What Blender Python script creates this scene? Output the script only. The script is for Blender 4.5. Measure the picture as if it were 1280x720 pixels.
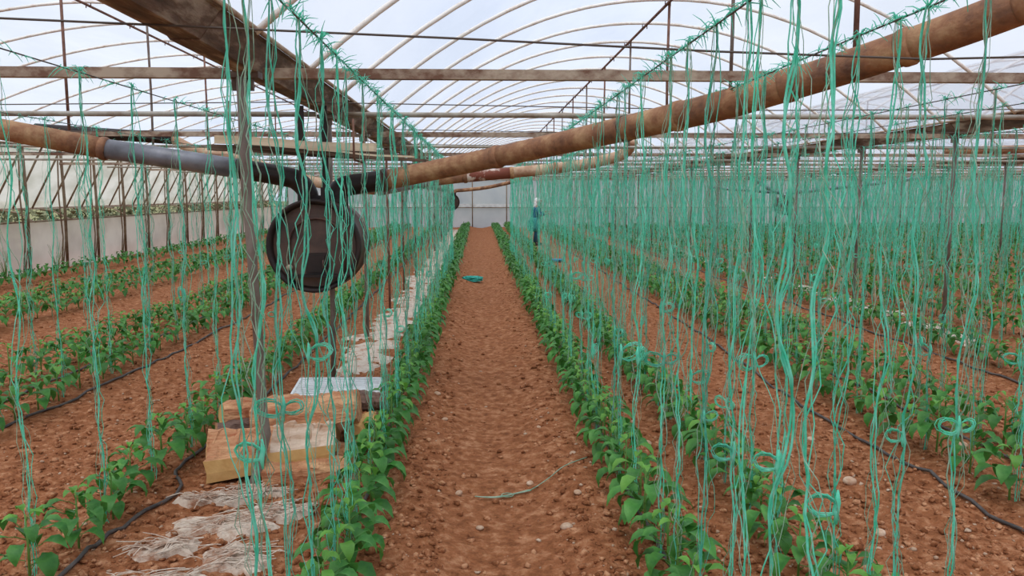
import bpy, math, random
import numpy as np
from mathutils import Vector, Matrix
random.seed(11); rng = np.random.default_rng(11)
R = math.radians; PI = math.pi
C = bpy.context.scene.collection
for o in list(bpy.data.objects): bpy.data.objects.remove(o)

# ------------------------------------------------------------------ camera
EYE = 1.70; PITCH = 6.73; YAW = 2.4
cd = bpy.data.cameras.new('camera'); cam = bpy.data.objects.new('camera', cd); C.objects.link(cam)
cam.location = (0, 0, EYE); cam.rotation_euler = (R(90 - PITCH), 0, R(-YAW))
cd.sensor_width = 36; cd.lens = 28.125; cd.clip_start = .05; cd.clip_end = 400
bpy.context.scene.camera = cam

# ------------------------------------------------------------------ overcast sky
w = bpy.data.worlds.new('world'); bpy.context.scene.world = w; w.use_nodes = True
nt = w.node_tree; nt.nodes.clear()
out = nt.nodes.new('ShaderNodeOutputWorld'); bg = nt.nodes.new('ShaderNodeBackground')
tc = nt.nodes.new('ShaderNodeTexCoord'); no = nt.nodes.new('ShaderNodeTexNoise'); rp = nt.nodes.new('ShaderNodeValToRGB')
no.inputs['Scale'].default_value = 2.2; no.inputs['Detail'].default_value = 3
rp.color_ramp.elements[0].position = .3; rp.color_ramp.elements[0].color = (.66, .75, .95, 1)
rp.color_ramp.elements[1].position = .7; rp.color_ramp.elements[1].color = (.93, .96, 1.0, 1)
nt.links.new(tc.outputs['Generated'], no.inputs['Vector']); nt.links.new(no.outputs['Fac'], rp.inputs['Fac'])
nt.links.new(rp.outputs['Color'], bg.inputs['Color']); nt.links.new(bg.outputs['Background'], out.inputs['Surface'])
bg.inputs['Strength'].default_value = 1.08
sd = bpy.data.lights.new('sun', 'SUN'); sd.energy = 2.0; sd.angle = R(50); sd.color = (1, .97, .92)
so = bpy.data.objects.new('sun', sd); C.objects.link(so); so.location = (0, 0, 20); so.rotation_euler = (R(22), R(-12), 0)

vs = bpy.context.scene.view_settings
vs.view_transform = 'Standard'; vs.look = 'None'; vs.gamma = 1; vs.use_curve_mapping = False
vs.exposure = 0.0

# ------------------------------------------------------------------ materials
def srgb(r, g, b):
    f = lambda c: (c/255/12.92) if c/255 <= .04045 else ((c/255+.055)/1.055)**2.4
    return (f(r), f(g), f(b), 1)
def mat(name, c1, c2=None, scale=5., rough=.7, metal=0., bump=0., bscale=None, lo=.35, hi=.65, c3=None, stretch=None,
        trans=0., detail=6., vary=0., space='Object', spec=.5):
    m = bpy.data.materials.new(name); m.use_nodes = True; n = m.node_tree.nodes; l = m.node_tree.links
    b = n['Principled BSDF']; b.inputs['Roughness'].default_value = rough; b.inputs['Metallic'].default_value = metal
    b.inputs['Specular IOR Level'].default_value = spec
    co = n.new('ShaderNodeTexCoord'); vec = co.outputs[space]
    if stretch:
        mp = n.new('ShaderNodeMapping'); mp.inputs['Scale'].default_value = stretch
        l.new(vec, mp.inputs['Vector']); vec = mp.outputs['Vector']
    col = None
    if c2 is not None:
        t = n.new('ShaderNodeTexNoise'); t.inputs['Scale'].default_value = scale; t.inputs['Detail'].default_value = detail
        t.inputs['Roughness'].default_value = .65
        r = n.new('ShaderNodeValToRGB'); e = r.color_ramp.elements
        e[0].position = lo; e[0].color = c1; e[1].position = hi; e[1].color = c2
        if c3 is not None: x = e.new((lo+hi)/2); x.color = c3
        l.new(vec, t.inputs['Vector']); l.new(t.outputs['Fac'], r.inputs['Fac']); col = r.outputs['Color']
    if vary > 0:
        oi = n.new('ShaderNodeObjectInfo'); hs = n.new('ShaderNodeHueSaturation')
        mr = n.new('ShaderNodeMapRange'); mr.inputs['To Min'].default_value = 1 - vary; mr.inputs['To Max'].default_value = 1 + vary
        l.new(oi.outputs['Random'], mr.inputs['Value']); l.new(mr.outputs['Result'], hs.inputs['Value'])
        if col is not None: l.new(col, hs.inputs['Color'])
        else: hs.inputs['Color'].default_value = c1
        col = hs.outputs['Color']
    if col is not None: l.new(col, b.inputs['Base Color'])
    else: b.inputs['Base Color'].default_value = c1
    if bump > 0:
        t2 = n.new('ShaderNodeTexNoise'); t2.inputs['Scale'].default_value = bscale or scale*4; t2.inputs['Detail'].default_value = 5
        bp = n.new('ShaderNodeBump'); bp.inputs['Strength'].default_value = bump; bp.inputs['Distance'].default_value = .02
        l.new(vec, t2.inputs['Vector']); l.new(t2.outputs['Fac'], bp.inputs['Height']); l.new(bp.outputs['Normal'], b.inputs['Normal'])
    if trans > 0:
        tr = n.new('ShaderNodeBsdfTranslucent'); mx = n.new('ShaderNodeMixShader'); mx.inputs['Fac'].default_value = trans
        if col is not None: l.new(col, tr.inputs['Color'])
        else: tr.inputs['Color'].default_value = c1
        l.new(b.outputs['BSDF'], mx.inputs[1]); l.new(tr.outputs['BSDF'], mx.inputs[2])
        l.new(mx.outputs['Shader'], n['Material Output'].inputs['Surface'])
    return m
def film_mat(name, tint, clear, trans, c2=None, scale=.6, stretch=None):
    """thin plastic film: part clear, part light-scattering"""
    m = bpy.data.materials.new(name); m.use_nodes = True; n = m.node_tree.nodes; l = m.node_tree.links; n.clear()
    o = n.new('ShaderNodeOutputMaterial'); tp = n.new('ShaderNodeBsdfTransparent'); tl = n.new('ShaderNodeBsdfTranslucent')
    df = n.new('ShaderNodeBsdfDiffuse'); m1 = n.new('ShaderNodeMixShader'); m2 = n.new('ShaderNodeMixShader')
    co = n.new('ShaderNodeTexCoord'); t = n.new('ShaderNodeTexNoise'); r = n.new('ShaderNodeValToRGB'); mp = n.new('ShaderNodeMapping')
    if stretch: mp.inputs['Scale'].default_value = stretch
    t.inputs['Scale'].default_value = scale; t.inputs['Detail'].default_value = 5
    r.color_ramp.elements[0].position = .35; r.color_ramp.elements[0].color = c2 or tint
    r.color_ramp.elements[1].position = .62; r.color_ramp.elements[1].color = tint
    l.new(co.outputs['Object'], mp.inputs['Vector']); l.new(mp.outputs['Vector'], t.inputs['Vector']); l.new(t.outputs['Fac'], r.inputs['Fac'])
    l.new(r.outputs['Color'], tl.inputs['Color']); l.new(r.outputs['Color'], df.inputs['Color'])
    tp.inputs['Color'].default_value = (.93, .94, .95, 1)
    m1.inputs['Fac'].default_value = 1 - trans; m2.inputs['Fac'].default_value = clear
    l.new(tl.outputs['BSDF'], m1.inputs[1]); l.new(df.outputs['BSDF'], m1.inputs[2])
    l.new(m1.outputs['Shader'], m2.inputs[1]); l.new(tp.outputs['BSDF'], m2.inputs[2]); l.new(m2.outputs['Shader'], o.inputs['Surface'])
    return m
M = {}
M['film'] = film_mat('roof_film', srgb(232, 236, 244), .62, .85, srgb(205, 212, 222), 1.1, (1, .25, 1))
M['side'] = film_mat('side_film', srgb(222, 218, 205), .12, .75, srgb(190, 186, 168), 1.6, (1, .6, 1.6))
M['skirt'] = film_mat('skirt_film', srgb(246, 243, 236), .14, .8, srgb(222, 218, 210), 1.2)
M['back'] = film_mat('back_film', srgb(206, 210, 212), .04, .5, srgb(186, 193, 198), .8)
M['soil'] = mat('soil', srgb(114, 68, 42), srgb(196, 144, 108), 16, .95, bump=1., bscale=45, lo=.30, hi=.72, c3=srgb(154, 98, 65), spec=.1, detail=14)
M['clod'] = mat('soil_clod', srgb(116, 70, 44), srgb(200, 148, 112), 16, .95, bump=.5, bscale=70, spec=.1, lo=.38, hi=.62, c3=srgb(152, 97, 65))
M['pebble'] = mat('pebble', srgb(168, 128, 100), srgb(212, 188, 164), 3, .85, spec=.2, vary=.1)
M['stone'] = mat('stone', srgb(176, 134, 104), srgb(214, 190, 166), 12, .85, bump=.3, vary=.1)
M['outside'] = mat('outside_ground', srgb(110, 120, 70), srgb(150, 140, 95), .6, .95)
M['hedge'] = mat('hedge', srgb(70, 78, 50), srgb(134, 136, 104), 3, .9)
M['leaf'] = mat('pepper_leaf', srgb(44, 112, 40), srgb(98, 160, 74), 8, .45, trans=.28, vary=.2, spec=.4)
M['leaf_young'] = mat('young_leaf', srgb(92, 156, 52), srgb(124, 182, 78), 8, .42, trans=.35, vary=.15)
M['stem'] = mat('plant_stem', srgb(96, 140, 60), rough=.6)
M['twine'] = mat('twine', srgb(98, 230, 200), srgb(176, 250, 234), 14, .4, trans=.58, vary=.12)
M['twine_pale'] = mat('twine_pale', srgb(128, 180, 150), srgb(206, 226, 204), 14, .5, trans=.35, vary=.1)
M['twine_deep'] = mat('twine_deep', srgb(22, 165, 150), srgb(90, 215, 200), 9, .5, trans=.2)
M['blue'] = mat('blue_net', srgb(50, 130, 190), srgb(90, 165, 215), 9, .6)
M['arch'] = mat('arch_paint', srgb(206, 176, 152), srgb(246, 240, 232), 5, .6, lo=.32, hi=.5, stretch=(1, 1, 1))
M['beam'] = mat('beam_paint', srgb(112, 76, 56), srgb(180, 162, 142), 7, .65, lo=.38, hi=.56, stretch=(.6, 1, 1))
M['tube'] = mat('grey_tube', srgb(140, 122, 104), srgb(182, 176, 164), 4, .5, lo=.35, hi=.6)
M['rod'] = mat('rusty_rod', srgb(96, 62, 50), srgb(142, 102, 84), 9, .75)
M['wire'] = mat('wire', srgb(84, 72, 64), rough=.6)
M['post'] = mat('post_steel', srgb(92, 68, 56), srgb(142, 132, 122), 3, .6, lo=.38, hi=.6, stretch=(1, 1, .5))
M['wallpost'] = mat('wall_post', srgb(104, 76, 52), srgb(150, 134, 110), 3, .75)
M['gutter'] = mat('gutter_steel', srgb(76, 58, 48), srgb(172, 156, 140), 2.6, .75, bump=.3, lo=.36, hi=.66, c3=srgb(112, 88, 74), stretch=(5, .9, 3))
M['lip'] = mat('gutter_lip', srgb(150, 120, 98), srgb(198, 180, 160), 5, .6)
M['rust'] = mat('rust_pipe', srgb(102, 70, 54), srgb(186, 148, 108), 5, .72, bump=.3, bscale=40, lo=.32, hi=.68, c3=srgb(150, 104, 72))
M['rust_spot'] = mat('rust_flaked', srgb(128, 66, 48), srgb(224, 206, 192), 3.5, .72, lo=.5, hi=.58, stretch=(1, 1, 1))
M['galv'] = mat('galvanised_pipe', srgb(92, 92, 98), srgb(158, 160, 168), 3, .4, metal=.35, lo=.3, hi=.7)
M['beige'] = mat('beige_pipe', srgb(160, 112, 84), srgb(210, 180, 150), 4, .7)
M['iron'] = mat('black_iron', srgb(30, 24, 23), srgb(62, 46, 42), 4, .5, metal=.3, lo=.35, hi=.75)
M['iron_brown'] = mat('brown_iron', srgb(62, 44, 40), srgb(104, 76, 64), 3, .55, metal=.2)
M['ironface'] = mat('iron_face', srgb(58, 44, 40), srgb(112, 84, 70), 3, .6, lo=.35, hi=.72)
M['hose'] = mat('drip_hose', srgb(58, 52, 50), srgb(96, 88, 84), 8, .6)
M['bark'] = mat('bark', srgb(86, 62, 52), srgb(140, 112, 98), 8, .9, bump=.6, bscale=25, stretch=(.4, 2, 2))
M['split'] = mat('split_wood', srgb(168, 98, 62), srgb(226, 178, 132), 5, .85, bump=.8, bscale=22, lo=.34, hi=.66, stretch=(.6, 3, 3))
M['cut'] = mat('cut_wood', srgb(196, 146, 84), srgb(222, 180, 118), 6, .8, bump=.2)
M['pale_split'] = mat('pale_split_wood', srgb(170, 128, 96), srgb(226, 204, 182), 4, .85, bump=.4, stretch=(.6, 3, 3))
M['plank'] = mat('plank', srgb(206, 184, 152), srgb(232, 216, 190), 4, .8, stretch=(.3, 4, 4))
M['oldplank'] = mat('old_plank', srgb(60, 46, 38), srgb(120, 98, 82), 4, .85, stretch=(.3, 4, 4))
M['ash'] = mat('lime_crust', srgb(170, 116, 86), srgb(206, 190, 174), 7, .95, bump=.6, bscale=40, lo=.36, hi=.50, detail=10)
M['fibre'] = mat('matted_fibre', srgb(164, 118, 90), srgb(214, 196, 178), 12, .9, bump=.5, bscale=40, lo=.36, hi=.56)
M['foam'] = mat('white_tray', srgb(206, 208, 208), srgb(236, 238, 238), 6, .7)
M['dark'] = mat('dark_gap', srgb(26, 18, 16), rough=.9)
M['skin'] = mat('skin', srgb(168, 120, 96), rough=.6)
M['scarf'] = mat('white_scarf', srgb(214, 208, 204), srgb(236, 232, 230), 6, .8)
M['tunic'] = mat('blue_tunic', srgb(28, 84, 112), srgb(52, 120, 142), 5, .85)
M['skirtcloth'] = mat('teal_skirt', srgb(40, 128, 128), srgb(70, 158, 150), 5, .85)
M['trouser'] = mat('blue_trousers', srgb(30, 78, 104), srgb(44, 100, 124), 5, .85)
M['boot'] = mat('black_boot', srgb(30, 30, 34), rough=.5)

# ------------------------------------------------------------------ mesh helpers
class MB:
    def __init__(s): s.v = []; s.f = []; s.m = []; s.n = 0
    def add(s, vs_, fs_, mi=0):
        k = len(s.v); s.v += [tuple(p) for p in vs_]; s.f += [tuple(i+k for i in f) for f in fs_]; s.m += [mi]*len(fs_)
        return s
    def box(s, c, d, rot=None, mi=0):
        x, y, z = d[0]/2, d[1]/2, d[2]/2
        p = [Vector((a*x, b*y, e*z)) for e in (-1, 1) for b in (-1, 1) for a in (-1, 1)]
        if rot is not None: p = [rot @ q for q in p]
        p = [q+Vector(c) for q in p]
        return s.add(p, [(0, 2, 3, 1), (4, 5, 7, 6), (0, 1, 5, 4), (2, 6, 7, 3), (0, 4, 6, 2), (1, 3, 7, 5)], mi)
    def tube(s, pts, r, seg=8, cap=True, mi=0):
        pts = [Vector(p) for p in pts]; n = len(pts); rs = r if isinstance(r, (list, tuple)) else [r]*n
        vs_, fs_ = [], []; prev = None
        for i, p in enumerate(pts):
            d = (pts[min(i+1, n-1)]-pts[max(i-1, 0)]).normalized()
            if prev is None:
                a = Vector((0, 0, 1)) if abs(d.z) < .9 else Vector((1, 0, 0)); u = d.cross(a).normalized()
            else: u = (prev - d*prev.dot(d)).normalized()
            prev = u; v2 = d.cross(u)
            for k in range(seg):
                t = 2*PI*k/seg; vs_.append(p+(u*math.cos(t)+v2*math.sin(t))*rs[i])
        for i in range(n-1):
            for k in range(seg):
                a = i*seg+k; b = i*seg+(k+1) % seg; fs_.append((a, b, b+seg, a+seg))
        if cap: fs_.append(tuple(range(seg))[::-1]); fs_.append(tuple(range((n-1)*seg, n*seg)))
        return s.add(vs_, fs_, mi)
    def lathe_y(s, prof, c, seg=40, mi=0, cap0=False, cap1=False):
        vs_, fs_ = [], []
        for (y, r) in prof:
            for k in range(seg):
                t = 2*PI*k/seg; vs_.append((c[0]+r*math.cos(t), c[1]+y, c[2]+r*math.sin(t)))
        for i in range(len(prof)-1):
            for k in range(seg):
                a = i*seg+k; b = i*seg+(k+1) % seg; fs_.append((a, a+seg, b+seg, b))
        if cap0: fs_.append(tuple(range(seg)))
        if cap1: fs_.append(tuple(range((len(prof)-1)*seg, len(prof)*seg))[::-1])
        return s.add(vs_, fs_, mi)
    def mesh(s, name, mats, smooth=True):
        me = bpy.data.meshes.new(name); me.from_pydata(s.v, [], s.f)
        for m in (mats if isinstance(mats, (list, tuple)) else [mats]): me.materials.append(m)
        if any(s.m): me.polygons.foreach_set('material_index', s.m)
        if smooth: me.polygons.foreach_set('use_smooth', [True]*len(s.f))
        me.update(); return me
def link(name, me, parent=None, loc=(0, 0, 0), rot=(0, 0, 0), sc=None):
    o = bpy.data.objects.new(name, me); C.objects.link(o); o.location = loc; o.rotation_euler = rot
    if sc is not None: o.scale = (sc, sc, sc) if not isinstance(sc, (tuple, list)) else sc
    if parent is not None: o.parent = parent
    return o
def obj(name, mb, m, parent=None, smooth=True, loc=(0, 0, 0), rot=(0, 0, 0)):
    return link(name, mb.mesh(name, m, smooth), parent, loc, rot)
def tag(o, label, cat, group=None, kind=None):
    o['label'] = label; o['category'] = cat
    if group: o['group'] = group
    if kind: o['kind'] = kind
    return o
def thing(name, label, cat, loc=(0, 0, 0), group=None, rot=(0, 0, 0)):
    return tag(link(name, None, None, loc, rot), label, cat, group)
def struct(o): o['kind'] = 'structure'; return o
ORD = 'nearest second third fourth fifth sixth seventh eighth ninth tenth eleventh twelfth thirteenth fourteenth fifteenth sixteenth seventeenth eighteenth nineteenth twentieth'.split()
def bay(y): j = int((y-4.7)/2.35+.5); return 'by the %s beam' % (ORD[j] if j else 'first') if j < 16 else 'by the end wall'
def nth(k): return ORD[k] if k == 0 else ORD[k]+' nearest'

# value noise for the soil
class VN:
    def __init__(s, seed): s.t = np.random.default_rng(seed).random((256, 256))
    def __call__(s, x, y):
        xi = np.floor(x).astype(int); yi = np.floor(y).astype(int); fx = x-xi; fy = y-yi
        fx = fx*fx*(3-2*fx); fy = fy*fy*(3-2*fy); t = s.t
        g = lambda a, b: t[a % 256, b % 256]
        return (g(xi, yi)*(1-fx)+g(xi+1, yi)*fx)*(1-fy)+(g(xi, yi+1)*(1-fx)+g(xi+1, yi+1)*fx)*fy - .5
N1, N2, N3 = VN(1), VN(2), VN(3)

# ------------------------------------------------------------------ layout
G = [-1.30, 5.65, 12.60, 19.55, 26.50, 33.45]        # gutter lines
YE = 41.0                                             # far end wall
TIE = [4.70+2.35*k for k in range(16)]                # posts and tie beams
ROWS = [('the row just left of the bare aisle', -.60), ('the row just right of the bare aisle', .83),
        ('the second row right of the bare aisle', 1.42), ('the third row right of the bare aisle', 2.92),
        ('the fourth row right of the bare aisle', 3.55), ('the row beside the right hand posts', 5.02),
        ('the row left of the firewood and stove', -1.93), ('the second row left of the stove', -3.45),
        ('the third row left of the stove', -4.08), ('the fourth row left of the stove', -5.93),
        ('the fifth row left of the stove', -6.62), ('the row along the left plastic wall', -8.5)]
FAR_ROWS = [g+d for g in G[1:-1] for d in (.7, 2.12, 2.72, 4.22, 4.87, 6.3)]

def ground(x, y):
    x = np.asarray(x, float); y = np.asarray(y, float)
    z = .030*N1(x*1.1, y*.9)+.030*N2(x*3.3, y*3.1)+.020*N3(x*9, y*8.6)+.022*N1(x*19+7, y*18+3)+.018*N2(x*41, y*39)
    k = np.clip(np.abs(x-.10)/.62, 0, 2)
    trod = np.exp(-(k/.42)**2)
    z = z*(1-.62*trod) - .045*trod + .035*np.exp(-((k-.80)/.25)**2)
    for r in [r[1] for r in ROWS]+FAR_ROWS: z = z + .02*np.exp(-((x-r)/.16)**2)
    return z
def gz(x, y): return float(ground(x, y))

# ------------------------------------------------------------------ floor
def axis(a, b, f0, f1, d, grow):
    xs = list(np.arange(f0, f1, d)); x = f0; s = d; L = []
    while x > a: s *= grow; x -= s; L.append(x)
    x = xs[-1]; s = d
    while x < b: s *= grow; x += s; xs.append(x)
    return np.array(L[::-1]+xs)
ax = axis(-12, 36, -4.6, 5.2, .026, 1.03)
ay = [-6., -3., -1., 0., 1., 1.6, 2.2]
while ay[-1] < 42.5: ay.append(ay[-1]*1.0085)
ay = np.array(ay)
X, Y = np.meshgrid(ax, ay); Z = ground(X, Y)
nx, ny = len(ax), len(ay)
idx = np.arange(nx*ny).reshape(ny, nx)
F = np.stack([idx[:-1, :-1], idx[:-1, 1:], idx[1:, 1:], idx[1:, :-1]], -1).reshape(-1, 4)
def np_mesh(name, V, Fa, m, smooth=True):
    me = bpy.data.meshes.new(name); k = Fa.shape[1]
    me.vertices.add(len(V)); me.vertices.foreach_set('co', V.astype(np.float32).ravel())
    me.loops.add(Fa.size); me.loops.foreach_set('vertex_index', Fa.astype(np.int32).ravel())
    me.polygons.add(len(Fa)); me.polygons.foreach_set('loop_start', np.arange(0, Fa.size, k, dtype=np.int32))
    me.polygons.foreach_set('loop_total', np.full(len(Fa), k, dtype=np.int32))
    if smooth: me.polygons.foreach_set('use_smooth', np.ones(len(Fa), bool))
    me.materials.append(m); me.update(calc_edges=True); me.validate(); return me
struct(link('floor', np_mesh('floor', np.stack([X, Y, Z], -1).reshape(-1, 3), F, M['soil'])))
ob = MB(); ob.add([(-120, -80, -.16), (140, -80, -.16), (140, 200, -.16), (-120, 200, -.16)], [(0, 1, 2, 3)])
struct(obj('ground', ob, M['outside'], smooth=False))

# ------------------------------------------------------------------ roof: film, arches, gutters, ties
def zc(x, g):                      # profile of a middle span starting at gutter g
    d = abs((x-(g+3.475))/3.30); return 3.90-1.38*min(d, 1.05)**2.1
def zl(x):                         # profile of the left hand span, springs from the side wall
    if x < -4.9: return 4.10-1.36*(abs(x+4.9)/4.6)**1.7
    return 4.10-1.58*(abs(x+4.9)/3.43)**2.0
def span_pts(k, n=28, off=0):
    if k < 0: x0, x1 = -9.5, -1.47; return [(x0+(x1-x0)*i/n, zl(x0+(x1-x0)*i/n)+off) for i in range(n+1)]
    x0, x1 = G[k]+.17, G[k]+6.78; return [(x0+(x1-x0)*i/n, zc(x0+(x1-x0)*i/n, G[k])+off) for i in range(n+1)]
ARY = [4.25+1.28*i for i in range(-6, 29)]
def film(k):
    pr = span_pts(k, 24, .03); ys = np.arange(-6, YE+.01, .64); mb = MB(); vs_ = []
    for j, y in enumerate(ys):
        for i, (x, z) in enumerate(pr):
            sag = -.012 if abs(((y-4.25)/1.28) % 1-.5) < .3 else 0
            vs_.append((x, y, z+sag+.006*math.sin(i*1.7+j*2.3)))
    n = len(pr); fs_ = [(j*n+i, j*n+i+1, (j+1)*n+i+1, (j+1)*n+i) for j in range(len(ys)-1) for i in range(n-1)]
    return mb.add(vs_, fs_)
for k in range(-1, 5):
    struct(obj('ceiling', film(k), M['film']))
SPAN = {-1: 'left span', 0: 'middle span over the aisle', 1: 'first span beyond the right gutter', 2: 'second span to the right', 3: 'third span to the right', 4: 'farthest right span'}
for k in range(-1, 5):
    pts = [(x, 0, z) for x, z in span_pts(k)]
    mb = MB(); mb.tube(pts, .017 if k > 0 else .019, 6 if k > 0 else 8); me = mb.mesh('roof_arch', M['arch'])
    c = 0
    for y in ARY:
        if y < (1.5 if k < 1 else 9): continue
        nm = ('%s white arched roof tube of the %s' % (nth(c).capitalize() if c < 20 else 'Thin', SPAN[k])).lower() if c < 20 else 'thin distant white arched roof tube of the '+SPAN[k]
        o = link('roof_arch', me, None, (0, y, 0)); tag(o, nm, 'roof arch', 'arched roof tubes of the '+SPAN[k]); c += 1
    # ridge tube with clamps
    rx = -4.9 if k < 0 else G[k]+3.475; rz = 4.055 if k < 0 else 3.857
    rd = thing('ridge_tube', 'dark ridge tube running along the top of the %s' % SPAN[k], 'ridge tube', (rx, 0, 0))
    obj('tube', MB().tube([(0, -4, rz), (0, YE-.1, rz)], .017, 8), M['rod'], rd)
    if k < 1:
        cm = MB().tube([(-.03, 0, rz-.03), (-.03, 0, rz+.06), (.03, 0, rz+.06), (.03, 0, rz-.03)], .007, 5).mesh('clamp', M['rod'])
        for y in ARY:
            if 1 < y < 25: link('clamp', cm, rd, (0, y, 0))
    # lengthways side tube (purlin) halfway, only wires in the photo: skip
def gutter(k, yr):
    x = G[k]; g = thing('roof_gutter', ['rusty sheet steel gutter above the firewood and stove, left of the aisle', 'long rusty gutter on the first post line right of the aisle',
        'second distant gutter to the right', 'third distant gutter to the right', 'fourth distant gutter to the right', 'outermost gutter of the roof on the right'][k], 'gutter', (x, 0, 0))
    L = 1.76
    t = .004
    sec = [(-.172, 2.515), (-.15, 2.505), (-.062, 2.385), (.062, 2.385), (.15, 2.505), (.172, 2.515)]
    def prof(grow):
        mb = MB(); vs_ = []
        oi = [(a*(1+grow), b-grow*.15) for a, b in sec]; ii = [(a*(1+grow)*.97, b-grow*.15+t+.002) for a, b in sec]
        ring = oi+ii[::-1]; n = len(ring)
        for y in (0, L+.05):
            for a, b in ring: vs_.append((a, y, b))
        fs_ = [(i, (i+1) % n, (i+1) % n+n, i+n) for i in range(n)]+[tuple(range(n))[::-1], tuple(range(n, 2*n))]
        return mb.add(vs_, fs_).mesh('gutter_section', M['gutter'], False)
    ma, mb2 = prof(0), prof(.05)
    y = yr; j = 0
    while y < YE-.5:
        link('gutter_section', ma if j % 2 else mb2, g, (random.uniform(-.006, .006), y, random.uniform(-.004, .004))); y += L; j += 1
    obj('edge_tube', MB().tube([(.178, yr, 2.53), (.178, YE-.3, 2.53)], .014, 6), M['lip'], g)
    obj('edge_tube', MB().tube([(-.178, yr, 2.53), (-.178, YE-.3, 2.53)], .014, 6), M['lip'], g)
gutter(0, .2); gutter(1, 2.2)
for k in (2, 3, 4, 5): gutter(k, 8)

# gutter posts
pc = {}
def post(x, y, pts, r, label, group, bracket=True):
    t = thing('support_post', label, 'post', (x, y, 0), group)
    obj('pole', MB().tube(pts, r, 8), M['post'], t)
    if bracket: obj('bracket', MB().box((0, 0, 2.365), (.15, .12, .03)).box((0, 0, 2.33), (.09, .02, .07)), M['post'], t, smooth=False)
post(-1.32, 4.62, [(-.02, -.06, gz(-1.34, 4.5)-.06), (0.02, -.04, .08), (.07, .0, .30), (.055, .0, .42), (.04, .01, .9), (-.0, .03, 1.8), (-.01, .05, 2.35)], .029,
     'bent grey steel post in front of the firewood, tied with teal twine', 'posts under the left gutter', False)
bk = MB().box((-1.33, 4.70, 2.365), (.2, .1, .035)).box((-1.33, 4.70, 2.32), (.12, .03, .08))
pp = [o for o in bpy.data.objects if o.name == 'support_post'][0]
b_ = obj('bracket', bk, M['post'], pp, smooth=False); b_.location = (1.32, -4.62, 0)
std = MB().tube([(0, 0, -.05), (.004, .004, 1.2), (0, 0, 2.36)], .024, 8).mesh('pole', M['post'])
stb = MB().box((0, 0, 2.365), (.15, .12, .03)).box((0, 0, 2.33), (.09, .02, .07)).mesh('bracket', M['post'], False)
thin = MB().tube([(0, 0, -.05), (0, 0, 2.36)], .019, 6).mesh('pole', M['rod'])
for k, gx in enumerate(G[:5]):
    for j, y in enumerate(TIE):
        if (k == 0 and j == 0) or gx > y*.78+1: continue
        nm = ['left gutter', 'first gutter right of the aisle', 'second gutter on the right', 'third gutter on the right', 'fourth gutter on the right'][k]
        lab = ('post just behind the round black stove' if k == 0 and j == 1 else
               ('%s brown post behind the stove under the left gutter' % nth(j-2) if k == 0 and j < 9 else
                ('%s steel post under the first gutter right of the aisle' % nth(j-1) if k == 1 and 1 <= j < 9 else 'thin distant steel post under the '+nm)))
        t = thing('support_post', lab, 'post', (gx+(0 if k else random.uniform(-.02, .02)), y+(.12 if k == 0 and j == 1 else 0), 0), 'posts under the '+nm)
        link('pole', thin if (k == 0 and 3 <= j <= 6) else std, t, rot=(R(random.uniform(-.3, .3)), R(random.uniform(-.4, .4)), 0))
        if j < 9: link('bracket', stb, t)
# tie beams
for k in range(-1, 5):
    x0, x1 = (-9.5, G[0]-.09) if k < 0 else (G[k]+.09, G[k+1]-.09)
    for j, y in enumerate(TIE):
        if k > 0 and G[k] > y*.78+1: continue
        L = x1-x0; mb = MB(); z = 2.375
        if j % 2 == 0:
            mb.add([(x0, -.028, z-.028), (x1, -.028, z-.028), (x1, -.028, z+.028), (x0, -.028, z+.028), (x0, .028, z-.028), (x1, .028, z-.028),
                    (x0, -.022, z+.028), (x1, -.022, z+.028), (x1, -.022, z-.022), (x0, -.022, z-.022), (x1, .028, z-.022), (x0, .028, z-.022)],
                   [(0, 1, 2, 3), (0, 4, 5, 1), (3, 2, 7, 6), (6, 7, 8, 9), (9, 8, 10, 11), (4, 11, 10, 5), (0, 3, 6, 9, 11, 4), (1, 5, 10, 8, 7, 2)]); m = M['beam']
        else: mb.tube([(x0, 0, z), ((x0+x1)/2, 0, z-.006), (x1, 0, z)], .022, 8); m = M['tube']
        kind = 'rusty angle iron' if j % 2 == 0 else 'pale round tube'
        o = obj('tie_beam', mb, m, smooth=bool(j % 2), loc=(0, y, 0))
        tag(o, ('%s tie beam across the %s, %s' % (nth(j), SPAN[k], kind)) if j < 8 and k < 2 else 'distant tie beam across the %s, %s' % (SPAN[k], kind), 'beam', 'tie beams across the '+SPAN[k])
        # hanger rod from the ridge
        if k < 2:
            rx = (-4.62 if k < 0 else G[k]+3.5); top = (zl(rx) if k < 0 else zc(rx, G[k]))-.02
            rr = obj('hanger_rod', MB().tube([(rx, 0, 2.38), (rx+random.uniform(-.01, .01), 0, 3.1), (rx, 0, top)], .016, 6), M['rod'] if j % 2 == 0 else M['post'], loc=(0, y, 0))
            tag(rr, ('%s upright rod from tie beam to ridge in the %s' % (nth(j), SPAN[k])) if j < 10 and k < 1 else 'distant upright rod from tie beam to ridge in the '+SPAN[k], 'rod', 'upright rods in the '+SPAN[k])

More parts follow.
